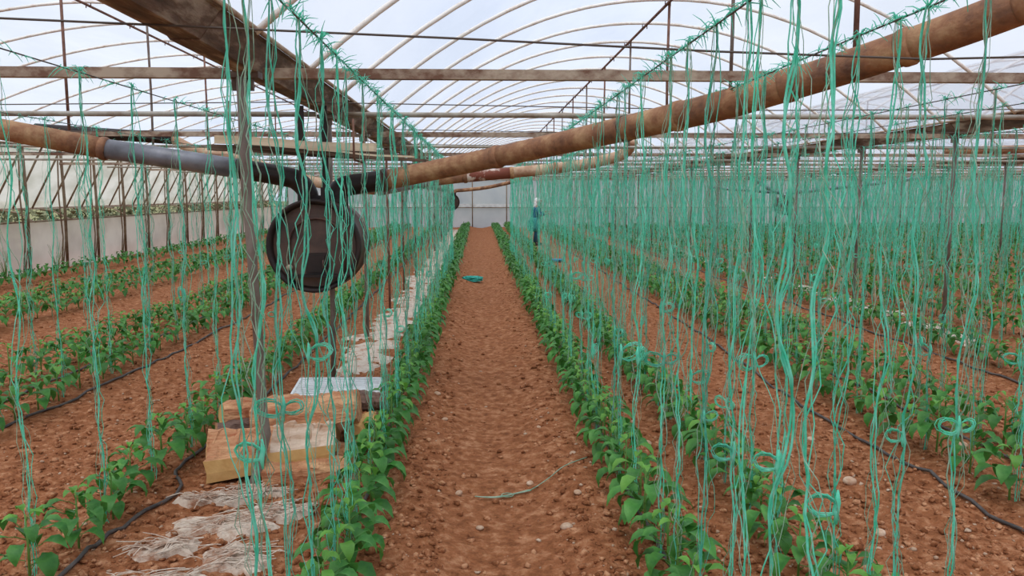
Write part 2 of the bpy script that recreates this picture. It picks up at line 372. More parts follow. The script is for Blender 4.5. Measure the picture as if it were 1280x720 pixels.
# ------------------------------------------------------------------ left side wall
def sheet(p00, p10, p11, p01, nu, nv, amp, f=3.):
    vs_ = []; a, b, c, d = map(Vector, (p00, p10, p11, p01)); nrm = (b-a).cross(d-a).normalized()
    for j in range(nv+1):
        for i in range(nu+1):
            u, v = i/nu, j/nv; p = (a*(1-u)+b*u)*(1-v)+(d*(1-u)+c*u)*v
            vs_.append(p+nrm*amp*float(N1(np.array(u*nu*.35*f/3+3), np.array(v*nv*.8+.3)))*2)
    n = nu+1
    return MB().add(vs_, [(j*n+i, j*n+i+1, (j+1)*n+i+1, (j+1)*n+i) for j in range(nv) for i in range(nu)])
wl = struct(obj('wall_left', sheet((-9.62, -6, -.05), (-9.62, YE, -.05), (-9.62, YE, 1.08), (-9.62, -6, 1.08), 120, 6, .03), M['skirt']))
fl = obj('vent_flap', sheet((-10.32, -6, 1.33), (-10.32, YE, 1.33), (-9.57, YE, 2.76), (-9.57, -6, 2.76), 120, 8, .02), M['side'], wl)
obj('rail', MB().tube([(-9.6, -4, 1.10), (-9.6, YE-.1, 1.10)], .022, 6), M['wallpost'], wl)
obj('rail', MB().tube([(-10.30, -4, 1.36), (-10.30, YE-.1, 1.36)], .025, 6), M['lip'], wl)
obj('rail', MB().tube([(-9.53, -4, 2.72), (-9.53, YE-.1, 2.72)], .022, 6), M['wallpost'], wl)
pm = MB().tube([(-9.52, 0, -.05), (-9.5, .01, 1.4), (-9.52, 0, 2.74)], .032, 6).mesh('wall_post', M['wallpost'])
bm_ = MB().tube([(-9.54, -.22, -.04), (-9.52, -.12, .7), (-9.52, -.2, 1.6), (-9.52, -.13, 2.72)], .017, 5).mesh('wall_brace', M['wallpost'])
b2 = MB().tube([(-9.54, -.16, .02), (-9.52, .02, .75)], .014, 5).mesh('wall_brace', M['wallpost'])
rm = MB().tube([(-10.29, 0, 1.36), (-9.95, 0, 1.98), (-9.56, 0, 2.72)], .022, 6).mesh('rafter', M['wallpost'])
sm = MB().tube([(-10.28, 0, 1.34), (-10.0, .05, 1.30), (-9.62, .12, 1.08)], .016, 5).mesh('strut', M['lip'])
y = 9.6
while y < YE-.4:
    link('wall_post', pm, wl, (0, y, 0)); link('wall_brace', bm_, wl, (0, y, 0)); link('wall_brace', b2, wl, (0, y, 0))
    link('rafter', rm, wl, (0, y+.1, 0)); link('rafter', rm, wl, (0, y+.87, 0)); link('strut', sm, wl, (0, y+.4, 0))
    y += 1.55
# far end wall
wb = struct(obj('wall_back', sheet((-9.62, YE, -.05), (G[-1], YE, -.05), (G[-1], YE, 1.02), (-9.62, YE, 1.02), 130, 5, .03), M['back']))
obj('upper_sheet', sheet((-9.62, YE+.03, 1.18), (G[-1], YE+.03, 1.18), (G[-1], YE+.03, 2.5), (-9.62, YE+.03, 2.5), 130, 5, .03), M['back'], wb)
obj('rail', MB().box(((G[-1]-9.6)/2, YE-.02, 1.10), (G[-1]+9.6, .05, .16)), M['foam'], wb, False)
obj('rail', MB().box(((G[-1]-9.6)/2, YE-.06, 1.0), (G[-1]+9.6, .04, .04)), M['wallpost'], wb, False)
obj('rail', MB().box(((G[-1]-9.6)/2, YE-.04, 2.42), (G[-1]+9.6, .05, .06)), M['wallpost'], wb, False)
pm2 = MB().tube([(0, 0, -.05), (0, 0, 2.45)], .03, 6).mesh('wall_post', M['wallpost'])
x = -9.0
while x < G[-1]: link('wall_post', pm2, wb, (x, YE-.1, 0)); x += 1.74
for k in range(-1, 5):
    pr = span_pts(k, 20, .02); vs_ = [(x, YE, 2.48) for x, z in pr]+[(x, YE, z) for x, z in pr]; n = len(pr)
    obj('gable_sheet', MB().add(vs_, [(i, i+1, n+i+1, n+i) for i in range(n-1)]), M['film'], wb)
wr = struct(obj('wall_right', sheet((G[-1]+.1, YE, -.05), (G[-1]+.1, -6, -.05), (G[-1]+.1, -6, 2.5), (G[-1]+.1, YE, 2.5), 90, 8, .03), M['side']))
wf = struct(obj('wall_front', sheet((G[-1], -6, -.05), (-9.62, -6, -.05), (-9.62, -6, 3.4), (G[-1], -6, 3.4), 90, 8, .03), M['film']))
# bushes outside the left wall, seen as a strip through the vent
hb = []; hf = []
for i in range(9000):
    p = np.array([random.uniform(-13.2, -11.4), random.uniform(4, 46), random.uniform(-.1, 1.5)]); d = rng.normal(size=(3, 3))*.075
    hb.append(p+d); hf.append([3*i, 3*i+1, 3*i+2])
h = link('bush_hedge', np_mesh('bush_hedge', np.concatenate(hb), np.array(hf), M['hedge'], False))
tag(h, 'loose green bushes growing outside the left plastic wall', 'bushes', kind='stuff')

# ------------------------------------------------------------------ wires
def wire(pts, r, label, group=None):
    return tag(obj('wire', MB().tube(pts, r, 5), M['wire']), label, 'wire', group)
WIRES = {}
for nm, x in ROWS:
    if x < -6: continue
    n = 34; wire([(x, .6+(YE-1)*i/n, 2.29-.012*(1-math.cos(2*PI*((.6+(YE-1)*i/n)-4.7)/2.35))/2) for i in range(n+1)], .0035, 'thin wire running lengthways above '+nm, 'lengthways wires')
    WIRES[x] = [o for o in C.objects][-1]
wire([(-9.4, 2.6, 2.62), (-2.5, 3.4, 2.42), (-.1, 3.4, 2.335), (1, 3.4, 2.29), (1.9, 3.4, 2.265), (3.5, 3.4, 2.31), (5.5, 3.4, 2.42)], .005, 'dark slack wire crossing the whole roof in front of the nearest tie beam')
for j, y in enumerate((5.85, 8.2, 10.6, 12.9)):
    wire([(-9.4, y, 2.36), (-4, y, 2.31), (-1.3, y, 2.345), (2, y, 2.30), (5.6, y, 2.33), (9, y, 2.30), (12.6, y, 2.34)], .004, '%s thin crosswise wire behind the nearest tie beam' % nth(j), 'thin crosswise wires')

# ------------------------------------------------------------------ twine
def threads(mb, nth_, r, seg, H, amp, spread, rs, pale=0, z0=0.):
    """wavy fibres from the wire (top) down to the ground"""
    path = []; px = py = 0
    fx = [rs.uniform(3, 9) for _ in range(3)]; ph = [rs.uniform(0, 6.28) for _ in range(6)]
    for k in range(nth_):
        off = (rs.uniform(-1, 1)*spread, rs.uniform(-1, 1)*spread); tw = rs.uniform(4, 11); tp = rs.uniform(0, 6.28); pts = []
        for i in range(seg+1):
            t = i/seg; z = H*(1-t)+z0; e = math.sin(PI*min(1, t*1.15+.02))**.6 if t < .87 else max(.25, (1-t)*3)
            cx = amp*(math.sin(fx[0]*t*2+ph[0])*.5+math.sin(fx[1]*t*3+ph[1])*.32+math.sin(fx[2]*t*6+ph[2])*.2)
            cy = amp*(math.sin(fx[1]*t*2+ph[3])*.5+math.sin(fx[2]*t*3+ph[4])*.32)
            ox = spread*(.7*math.cos(tw*t*3+tp)+.5*math.sin(tw*t*9+ph[0])*math.sin(t*23+tp))+off[0]*.5+rs.uniform(-.45, .45)*spread; oy = spread*math.sin(tw*t*3+tp)+off[1]*.6+rs.uniform(-.3, .3)*spread
            pts.append((e*cx+ox*min(1, t*6+.1), e*cy+oy*min(1, t*6+.1), z))
        mb.tube(pts, r*rs.uniform(.7, 1.25), 3, False, mi=1 if rs.random() < pale else 0)
def tuft(mb, z, rs, n, L, mi=0):
    for k in range(n):
        a = rs.uniform(0, 6.28); e = rs.uniform(-.7, .9); l = L*rs.uniform(.5, 1.2)
        d = Vector((math.cos(a)*math.cos(e), math.sin(a)*math.cos(e)*.8, math.sin(e)*.8))
        mb.tube([(0, 0, z), d*l*.5+Vector((0, 0, z+.01)), d*l+Vector((0, 0, z-.012))], [.003, .002, .001], 3, False, mi)
def loop_knot(mb, z, rs, size, a0=None, both=None):
    fixed = a0 is not None; a0 = rs.uniform(0, 6.28) if a0 is None else a0
    mb.tube([(0, 0, z+.05), (.002, .003, z+.012), (-.003, 0, z-.012), (0, 0, z-.05)], [.003, .009, .009, .003], 6)
    for side in range((2 if both else 1) if fixed else (1 if rs.random() < .5 else 2)):
        a1 = a0+PI*side+rs.uniform(-.3, .3); s_ = size*rs.uniform(.7, 1.15)
        for k in range(6):
            q = s_*rs.uniform(.82, 1.08); wz = rs.uniform(.55, .8); tilt = rs.uniform(-.15, .15); pts = []
            for i in range(11):
                t = 2*PI*i/10; rad = q*(1-math.cos(t))*.5; h_ = q*wz*math.sin(t)*.5
                pts.append((math.cos(a1+tilt)*rad, math.sin(a1+tilt)*rad, z+h_+rad*.15+rs.uniform(-.003, .003)))
            mb.tube(pts, .0021, 3, False)
near_mesh = []
for k in range(14):
    rs = random.Random(100+k); mb = MB()
    threads(mb, 2, .0031, 46, 2.26, .030, .007, rs); threads(mb, 1, .0024, 46, 2.26, .034, .020, rs, .2); threads(mb, 3, .0015, 46, 2.24, .035, .022, rs, .6, .02)
    near_mesh.append(mb.mesh('fibres', [M['twine'], M['twine_pale']]))
mid_mesh = []
for k in range(8):
    rs = random.Random(200+k); mb = MB()
    threads(mb, 3, .0034, 24, 2.26, .03, .018, rs, .3); threads(mb, 2, .002, 24, 2.26, .04, .03, rs, .6)
    mid_mesh.append(mb.mesh('fibres', [M['twine'], M['twine_pale']]))
tuft_mesh = []
for k in range(4): mb = MB(); tuft(mb, 0, random.Random(300+k), 9, .055); tuft_mesh.append(mb.mesh('tuft', M['twine']))
knot_mesh = []
for k in range(7): mb = MB(); loop_knot(mb, 0, random.Random(400+k), .10); knot_mesh.append(mb.mesh('loop', M['twine']))

for x, wo in WIRES.items():          # frayed twine ends tied all along the wires
    rs = random.Random(int(x*77)); mb = MB(); y = 1.2; dens = 1. if -1 < x < 2 else .35
    while y < 24:
        for k in range(3 if rs.random() < dens else 0):
            a = rs.uniform(0, 6.28); e = rs.uniform(-1.2, .9); l = rs.uniform(.02, .085); d = Vector((math.cos(a)*math.cos(e), math.sin(a)*math.cos(e), math.sin(e)))
            b = Vector((x, y, 2.285)); mb.tube([b, b+d*l*.5+Vector((0, 0, .006)), b+d*l], [.0028, .002, .0008], 3, False)
        y += .035+y*.002
    f = obj('frayed_ends', mb, M['twine'], wo); f['kind'] = 'stuff'
loopL = MB(); loop_knot(loopL, 0, random.Random(7), .115, PI, False); loopL = loopL.mesh('loop', M['twine'])
loopR = MB(); loop_knot(loopR, 0, random.Random(8), .10, .1, False); loopR = loopR.mesh('loop', M['twine'])
loopB = MB(); loop_knot(loopB, 0, random.Random(9), .09, .2, True); loopB = loopB.mesh('loop', M['twine'])
TIED = {(1.42, 3.0): (.43, 1.4, loopL), (.83, 2.12): (.94, .8, loopL), (.83, 2.5): (.83, .85, loopL), (.83, 2.85): (.87, .5, loopR), (1.42, 5.2): (.42, 1.2, loopR),
        (.83, 3.5): (.93, .9, loopB), (1.42, 2.55): (.85, .7, loopL), (1.42, 2.25): (.98, .7, loopB), (-.60, 2.17): (.95, .85, loopL), (-.60, 2.42): (1.02, .8, loopB), (-.60, 2.8): (1.12, .8, loopR)}
cp, sp_ = math.cos(R(PITCH)), math.sin(R(PITCH)); cy_, sy_ = math.cos(R(YAW)), math.sin(R(YAW))
def in_view(x, y, lo, hi, margin=.06):
    d = y*cy_+x*sy_
    if d < .5: return False
    return abs((x*cy_-y*sy_)/d) < .64+margin
cand = []
SPC = {-.60: .40, .83: .40, 1.42: .42, 2.92: .44, 3.55: .44, 5.02: .44, -1.93: .62, -3.45: .9, -4.08: 1.3, -5.93: 2.4}
for nm, x in ROWS:
    s = SPC.get(x)
    if not s: continue
    y = 1.95 if x > -1 else 2.2
    while y < {-.60: 19, .83: 21, 1.42: 33}.get(x, 39.5):
        if in_view(x, y, 0, 0, .02 if y < 6 else .04): cand.append((y, x, nm))
        y += s*random.uniform(.82, 1.18)*(1.35 if x in (.83, 1.42) and y > 9 else 1)
for x in FAR_ROWS:
    y = 6
    while y < 39.5:
        if in_view(x, y, 0, 0): cand.append((y, x, 'far'))
        y += .46*random.uniform(.85, 1.15)
# keep some air in front of the firewood and stove
cand = [c for c in cand if not any(c[1] == k[0] and abs(c[0]-k[1]) < .17 for k in TIED)]
cand = [c for c in cand if not ((c[1] == .83 and 11.0 < c[0] < 12.6) or (c[1] == 1.42 and 19.5 < c[0] < 20.6))]   # plants not strung yet
cand += [(k[1], k[0], dict((b, a) for a, b in ROWS)[k[0]]) for k in TIED]
cand.sort(key=lambda c: c[0]+.15*abs(c[1]))
cnt = {}; farV = []; farN = 0
single = cand[:300]; rest = cand[300:]
for (y, x, nm) in single:
    xx = x+(0 if (x, y) in TIED else random.uniform(-.03, .03)); c = cnt.get(x, 0); cnt[x] = c+1
    if nm == 'far': lab = 'teal strand over the %s row right of the right posts, %s' % (ORD[min(19, FAR_ROWS.index(x))] if FAR_ROWS.index(x) else 'first', bay(y)); grp = 'twine strands beyond the right post line'
    else:
        lab = ('%s teal twine strand over %s' % (nth(c), nm)) if c < 16 else 'twine strand over %s, %s' % (nm, bay(y))
        grp = 'twine strands over '+nm
    t = thing('twine_strand', lab, 'twine', (xx, y, gz(xx, y)+.01), grp)
    H = 2.29-gz(xx, y)-.01
    link('fibres', random.choice(near_mesh if y < 8.5 else mid_mesh), t, rot=(0, 0, random.uniform(0, 6.28)), sc=(random.uniform(.8, 1.2), random.uniform(.8, 1.2), H/2.26))
    if y < 14: link('tuft', random.choice(tuft_mesh), t, (0, 0, H-.005), (0, 0, random.uniform(0, 6.28)))
    if (x, y) in TIED:
        z_, q_, me_ = TIED[(x, y)]; link('loop', me_, t, (0, 0, z_), sc=q_)
    elif y < 12 and y > 3.2 and random.random() < (.55 if x > 0 else .28):
        link('loop', random.choice(knot_mesh), t, (0, 0, random.uniform(.45, .95) if x > 0 else random.uniform(.5, 1.1)), (0, 0, random.uniform(0, 6.28)), random.uniform(.75, 1.35))
# the countless strands farther back, one object
protos = []
for k in range(6):
    rs = random.Random(500+k); mb = MB(); threads(mb, 3, .0052, 10, 2.27, .04, .02, rs, 0); tuft(mb, 2.27, rs, 5, .07)
    V = np.array([tuple(v) for v in mb.v]); Q = np.array(mb.f); protos.append((V, Q))
Vs, Fs, n0 = [], [], 0
for (y, x, nm) in rest:
    V, Q = protos[random.randrange(6)]; a = random.uniform(0, 6.28); c_, s_ = math.cos(a), math.sin(a)
    Vt = np.stack([V[:, 0]*c_-V[:, 1]*s_+x+random.uniform(-.05, .05), V[:, 0]*s_+V[:, 1]*c_+y, V[:, 2]+.01], -1)
    Vs.append(Vt); Fs.append(Q+n0); n0 += len(V)
o = link('twine_strand', np_mesh('twine_strands', np.concatenate(Vs), np.concatenate(Fs), M['twine']))
tag(o, 'haze of teal twine strands hanging over the distant rows', 'twine', kind='stuff')

# ------------------------------------------------------------------ pepper plants
def leaf_mesh(seed, L=.14, W=.074):
    rs = random.Random(seed); vs_ = []; n = 5; droop = rs.uniform(.7, 1.25); tw = rs.uniform(-.2, .2)
    wd = [.10, .82, 1., .66, .04]
    x = z = 0; a = .35
    for i in range(n):
        wv = W*.5*wd[i]; t = tw*i/n
        for s in (-1, 0, 1): vs_.append((x, s*wv*math.cos(t), z+(abs(s)*wv*.35)+s*wv*math.sin(t)))
        x += L/(n-1)*math.cos(a); z += L/(n-1)*math.sin(a); a -= droop*.55
    f = []
    for i in range(n-1):
        for s in (0, 1): f.append((i*3+s, (i+1)*3+s, (i+1)*3+s+1, i*3+s+1))
    k = len(vs_); p = .0018                         # short leaf stalk
    vs_ += [(-.03, 0, -.014+p), (-.03, p, -.014-p), (-.03, -p, -.014-p), (0.006, 0, p), (0.006, p, -p), (0.006, -p, -p)]
    f += [(k, k+1, k+4, k+3), (k+1, k+2, k+5, k+4), (k+2, k, k+3, k+5)]
    return vs_, f
LV = [leaf_mesh(s) for s in range(6)]
leafm = [MB().add(*lv).mesh('leaf', M['leaf']) for lv in LV]; leafy = [MB().add(*lv).mesh('leaf', M['leaf_young']) for lv in LV]
def plant_layout(seed):
    rs = random.Random(seed); H = rs.uniform(.24, .31); L = []; a = rs.uniform(0, 6.28); n = rs.randint(17, 21)
    for i in range(n):
        t = i/(n-1); z = .09+(H-.09)*t**.8; a += 2.4+rs.uniform(-.4, .4)
        rr = (.028+.055*math.sin(PI*min(1, t*.9+.1)))*rs.uniform(.6, 1.15); s = (1.08-.42*t)*rs.uniform(.82, 1.12)
        if t > .82: rr *= .4; s *= .72
        L.append(((math.cos(a)*rr, math.sin(a)*rr, z), (0, rs.uniform(-.15, .3)-(.5 if t > .85 else 0), a), s, rs.randrange(6), t > .8))
    return H, L
PL = [plant_layout(s) for s in range(7)]
stem_me, fol_me, arr = [], [], []
for H, L in PL:
    mb = MB().tube([(0, 0, -.03), (.004, .002, H*.5), (0, 0, H-.01)], [.006, .005, .003], 5)
    for (p, r, s, v, yg) in L[::3]: mb.tube([(0, 0, max(.04, p[2]-.035)), (p[0]*.6, p[1]*.6, p[2]-.01)], .0025, 3, False)
    stem_me.append(mb.mesh('stem', M['stem']))
    fb = MB(); simple = []
    for (p, r, s, v, yg) in L:
        mt = Matrix.Translation(p) @ Matrix.Rotation(r[2], 4, 'Z') @ Matrix.Rotation(r[1], 4, 'Y') @ Matrix.Scale(s, 4)
        fb.add([mt @ Vector(q) for q in LV[v][0]], LV[v][1], 1 if yg else 0)
        if len(simple) < 14 and not (len(simple) % 2 == 1 and random.random() < .2):
            q = LV[v][0]; simple.append([mt @ (Vector(q[i])*1.12) for i in (1, 6, 13, 8)])
    fol_me.append(fb.mesh('foliage', [M['leaf'], M['leaf_young']]))
    arr.append(np.array([[tuple(c) for c in q] for q in simple]).reshape(-1, 3))
pc = []
for nm, x in ROWS:
    y = 2.6 if abs(x) < 2.2 else 3.0; s = {-.60: .27, .83: .27, 1.42: .31}.get(x, .36)
    while y < 39.8:
        if in_view(x, y, 0, 0, .05): pc.append((y, x, nm))
        y += s*random.uniform(.9, 1.1)
for x in FAR_ROWS:
    y = 6
    while y < 39.8:
        if in_view(x, y, 0, 0, .05): pc.append((y, x, 'far'))
        y += .36*random.uniform(.9, 1.1)
pc.sort(key=lambda c: c[0]+.1*abs(c[1])); cnt = {}
for (y, x, nm) in pc[:300]:
    xx = x+random.uniform(-.035, .035); c = cnt.get(x, 0); cnt[x] = c+1; k = random.randrange(7); sc = random.uniform(.95, 1.2)*(1.02 if x in (-.60, .83, 1.42) else 1.04)
    if nm == 'far': lab = 'pepper plant in the %s row right of the right posts, %s' % (ORD[min(19, FAR_ROWS.index(x))] if FAR_ROWS.index(x) else 'first', bay(y)); g = 'pepper plants beyond the right post line'
    else:
        lab = ('%s young pepper plant in %s' % (nth(c), nm)) if c < 16 else 'pepper plant in %s, %s' % (nm, bay(y)); g = 'pepper plants in '+nm
    t = thing('pepper_plant', lab, 'plant', (xx, y, gz(xx, y)), g, (0, 0, random.uniform(0, 6.28))); t.scale = (sc, sc, sc)
    link('stem', stem_me[k], t)
    if y < 8.3:
        for (p, r, s, v, yg) in PL[k][1]: link('leaf', (leafy if yg else leafm)[v], t, p, r, s)
    else: link('foliage', fol_me[k], t)
Vs = []
for (y, x, nm) in pc[300:]:
    V = arr[random.randrange(7)]; a = random.uniform(0, 6.28); c_, s_ = math.cos(a), math.sin(a); sc = random.uniform(1.05, 1.3)
    Vs.append(np.stack([(V[:, 0]*c_-V[:, 1]*s_)*sc+x+random.uniform(-.04, .04), (V[:, 0]*s_+V[:, 1]*c_)*sc+y, V[:, 2]*sc+.01], -1))
V = np.concatenate(Vs); o = link('pepper_plant', np_mesh('pepper_plants', V, np.arange(len(V)).reshape(-1, 4), M['leaf'], False))
tag(o, 'mass of young pepper plants in the distant rows', 'plants', kind='stuff')

# ------------------------------------------------------------------ clods and pebbles
ico_v = []; ph = (1+5**.5)/2
for a, b in ((1, ph), (-1, ph), (1, -ph), (-1, -ph)): ico_v += [(0, a, b), (a, b, 0), (b, 0, a)]
ico_v = np.array(ico_v)/math.sqrt(1+ph*ph)
ico_f = []
for i in range(12):
    for j in range(i+1, 12):
        for k in range(j+1, 12):
            P = ico_v[[i, j, k]]
            if all(abs(np.linalg.norm(P[a]-P[b])-1.0515) < .02 for a, b in ((0, 1), (1, 2), (0, 2))):
                nn = np.cross(P[1]-P[0], P[2]-P[0]); ico_f.append((i, j, k) if nn @ P.sum(0) > 0 else (i, k, j))
ico_f = np.array(ico_f)
def scatter(name, n, smin, smax, m, label, lo, hi, flat=.65):
    Y_ = 2.6*np.exp(rng.random(n)*math.log(hi/2.6)); X_ = Y_*rng.uniform(-.66, .74, n)
    keep = (X_ > -9.2) & ((np.abs(X_-.1) > .28) | (rng.random(n) < .22)); X_, Y_ = X_[keep], Y_[keep]; n = len(X_)
    s = (smin+(smax-smin)*rng.random(n)**3)
    V = ico_v[None]*s[:, None, None]*rng.uniform(.65, 1.3, (n, 12, 1))*rng.uniform(.7, 1.3, (n, 1, 3)); V[..., 2] *= flat; V += rng.normal(size=V.shape)*s[:, None, None]*.12
    V += np.stack([X_, Y_, ground(X_, Y_)+s*.2], -1)[:, None]
    Fq = (ico_f[None]+(np.arange(n)*12)[:, None, None]).reshape(-1, 3)
    tag(link(name, np_mesh(name, V.reshape(-1, 3), Fq, m, False)), label, 'soil', kind='stuff')
scatter('soil_clods', 34000, .0035, .025, M['clod'], 'crumbly red brown clods strewn over the soil between rows', 0, 20)
scatter('pebbles', 3200, .003, .015, M['pebble'], 'small pale pebbles scattered over the red soil', 0, 18)
for i, (x, y, s, lab) in enumerate([(.44, 3.89, .036, 'pale tan stone low in the bare aisle, right of its centre'), (.44, 5.67, .026, 'small pale stone at the right edge of aisle beside plants'),
        (-.35, 6.58, .036, 'flat pale stone at left edge of aisle, farther one'), (-.26, 5.86, .026, 'small round stone left in the aisle, nearer than the flat one'),
        (-.12, 4.43, .028, 'brownish stone on the aisle left of the loose twine end'), (.30, 4.62, .028, 'tan stone beside the loose twine end in aisle'),
        (0.0, 4.0, .024, 'small brown stone in the trodden middle of aisle'), (.60, 4.98, .026, 'pale stone by the right hand plants above loose twine'),
        (.55, 4.3, .03, 'long pale stone right of aisle below loose twine'), (1.13, 5.2, .038, 'tan stone between first two rows right of the aisle'),
        (2.15, 4.4, .045, 'largest reddish stone between second and third right rows'), (2.3, 5.3, .035, 'tan stone farther back between second and third right rows'),
        (-1.62, 4.35, .04, 'tan stone beside the hose left of the firewood'), (2.0, 3.75, .038, 'pale stone near the bottom right of the soil'),
        (3.25, 5.1, .05, 'cream stone between the third and fourth rows on the right')]):
    rs = np.random.default_rng(50+i); V = ico_v*s*rs.uniform(.75, 1.2, (12, 1))*np.array([1.25, .95, .7])
    o = link('stone', np_mesh('stone', V, ico_f, M['stone']), None, (x, y, gz(x, y)+s*.28), (0, 0, i))
    md = o.modifiers.new('s', 'SUBSURF'); md.levels = md.render_levels = 2; tag(o, lab, 'stone')

# ------------------------------------------------------------------ drip hoses
def hose(name, pts):
    P = []; sm_ = [pts[0]]
    for i in range(len(pts)-1):        # rounded bends
        p0, p1, p2, p3 = [Vector(q) for q in (pts[max(i-1, 0)], pts[i], pts[i+1], pts[min(i+2, len(pts)-1)])]
        for j in range(1, 7):
            t = j/6; sm_.append(tuple(.5*((2*p1)+(p2-p0)*t*.9+(2*p0-5*p1+4*p2-p3)*t*t+(3*p1-p0-3*p2+p3)*t**3) if p3[1]-p0[1] < 5 else p1*(1-t)+p2*t))
    pts = sm_
    for i in range(len(pts)-1):
        a, b = pts[i], pts[i+1]; n = max(1, int(abs(b[1]-a[1])/.12))
        for j in range(n):
            t = j/n; x = a[0]+(b[0]-a[0])*t; y = a[1]+(b[1]-a[1])*t; P.append((x, y, gz(x, y)+.014))
    tag(obj('drip_hose', MB().tube(P, .0105, 6), M['hose']), name, 'hose', 'black drip hoses along the rows')
hose('dark drip hose curving left of the firewood along the nearest left row', [(-1.80, 3.0), (-1.84, 3.6), (-1.80, 4.0), (-1.70, 4.45), (-1.84, 4.8), (-1.84, 5.2), (-1.74, 5.8), (-1.80, 7), (-1.78, 12), (-1.8, 30)])
hose('black drip hose beside the second row left of the stove', [(-3.3, 4.5), (-3.42, 5.4), (-3.33, 6.9), (-3.22, 9.1), (-3.2, 11.2), (-3.3, 20), (-3.28, 34)])
hose('black drip hose between the second and third rows left of the stove', [(-3.82, 5.5), (-3.86, 7.5), (-3.8, 10), (-3.9, 30)])
hose('dark drip hose running in front of the third row right of the aisle', [(2.70, 3.4), (2.70, 4.0), (2.68, 4.9), (2.60, 6.2), (2.68, 9), (2.66, 30)])
hose('dark drip hose between the third and fourth rows on the right', [(3.38, 4.2), (3.36, 6), (3.32, 9), (3.38, 30)])
hose('dark drip hose hidden beside the plants left of the aisle', [(-.66, 3.0), (-.62, 4.4), (-.66, 6.0), (-.62, 9), (-.64, 30)])
hose('dark drip hose beneath the plants right of the aisle', [(.87, 3.0), (.84, 4.4), (.88, 7), (.85, 30)])
hose('dark drip hose beside the first row left of the right post line', [(4.85, 6.2), (4.8, 10), (4.86, 30)])

# ------------------------------------------------------------------ pipes and stoves
def smooth_path(P, n=6):
    out_ = []; P = [Vector(p) for p in P]
    for i in range(len(P)-1):
        p0, p1, p2, p3 = P[max(i-1, 0)], P[i], P[i+1], P[min(i+2, len(P)-1)]
        for j in range(n):
            t = j/n; out_.append(.5*((2*p1)+(p2-p0)*t+(2*p0-5*p1+4*p2-p3)*t*t+(3*p1-p0-3*p2+p3)*t**3))
    return out_+[P[-1]]
def ring(mb, p, d, r, w=.02, mi=0):
    p = Vector(p); d = Vector(d).normalized(); mb.tube([p-d*w, p-d*w*.6, p+d*w*.6, p+d*w], [r, r+.008, r+.008, r], 20, True, mi)
RP = .085
t = thing('flue_pipe', 'thick rusty brown flue pipe rising from the stove to the upper right', 'pipe', (-.66, 6.9, 1.84))
inv = Matrix.Translation((.66, -6.9, -1.84))
P = [Vector(p) for p in [(-.80, 6.88, 1.81), (-.26, 6.85, 1.92), (.60, 6.15, 2.075), (1.33, 4.78, 2.19), (1.62, 4.42, 2.265), (2.02, 3.98, 2.385), (2.36, 3.45, 2.515), (2.75, 2.7, 2.72)]]
cuts = [smooth_path(P, 6)]
sp = [inv @ p for p in cuts[0]]
bounds = [0, 9, 17, 25, 31, 36, len(sp)-1]
for a, b in zip(bounds[:-1], bounds[1:]):
    mb = MB().tube(sp[a:b+1], RP, 24); obj('pipe_section', mb, M['rust'], t)
for a in bounds[1:-1]:
    mb = MB(); ring(mb, sp[a], sp[a+1]-sp[a-1], RP+.001, .035); obj('pipe_joint', mb, M['rust'], t)
wl_ = MB(); c = Vector(sp[15]); dd = (sp[16]-sp[14]).normalized(); u = dd.cross(Vector((0, 0, 1))).normalized(); v = u.cross(dd)
wl_.tube([c+(u*math.cos(a_)+v*math.sin(a_))*(RP+.004) for a_ in np.linspace(0, 6.28, 25)]+[c-v*(RP+.02)+u*.02], .003, 5); obj('wire_tie', wl_, M['wire'], t)
# a wire hanger that carries the pipe from the nearest tie beam
hx = 1.40; obj('hanger', MB().tube([inv @ Vector((1.36, 4.7, 2.36)), inv @ Vector((1.36, 4.74, 2.27))], .004, 5), M['wire'], t)
t2 = thing('flue_pipe', 'dark elbow and long flue pipe, rust at far left then grey galvanised', 'pipe', (-1.42, 6.8, 1.66))
inv = Matrix.Translation((1.42, -6.8, -1.66)); PP = lambda L: [inv @ Vector(p) for p in L]
obj('galvanised_section', MB().tube(PP([(-3.05, 6.75, 2.065), (-1.98, 6.8, 1.905)]), RP-.004, 24), M['galv'], t2)
obj('rusty_section', MB().tube(PP([(-5.2, 6.6, 2.40), (-4.6, 6.65, 2.35), (-3.84, 6.70, 2.215), (-3.02, 6.75, 2.06)]), RP, 24), M['rust'], t2)
obj('elbow', MB().tube(smooth_path(PP([(-2.0, 6.8, 1.908), (-1.60, 6.8, 1.84), (-1.50, 6.8, 1.80), (-1.43, 6.8, 1.72), (-1.41, 6.8, 1.62)]), 4), RP-.002, 20), M['iron'], t2)
mb = MB(); ring(mb, PP([(-3.05, 6.75, 2.065)])[0], (1, .03, -.15), RP+.002, .03); obj('pipe_joint', mb, M['rust'], t2)
t3 = thing('flue_pipe', 'black right hand elbow joining the stove to the rusty pipe', 'pipe', (-1.2, 6.8, 1.62))
inv = Matrix.Translation((1.2, -6.8, -1.62))
obj('elbow', MB().tube(smooth_path(PP([(-1.20, 6.8, 1.58), (-1.195, 6.8, 1.68), (-1.13, 6.83, 1.755), (-.98, 6.86, 1.785), (-.78, 6.88, 1.815)]), 5), [RP*1.02]*21, 20), M['iron'], t3)
mb = MB(); ring(mb, PP([(-.79, 6.88, 1.813)])[0], (1, 0, .1), RP+.006, .03); obj('collar', mb, M['iron_brown'], t3)

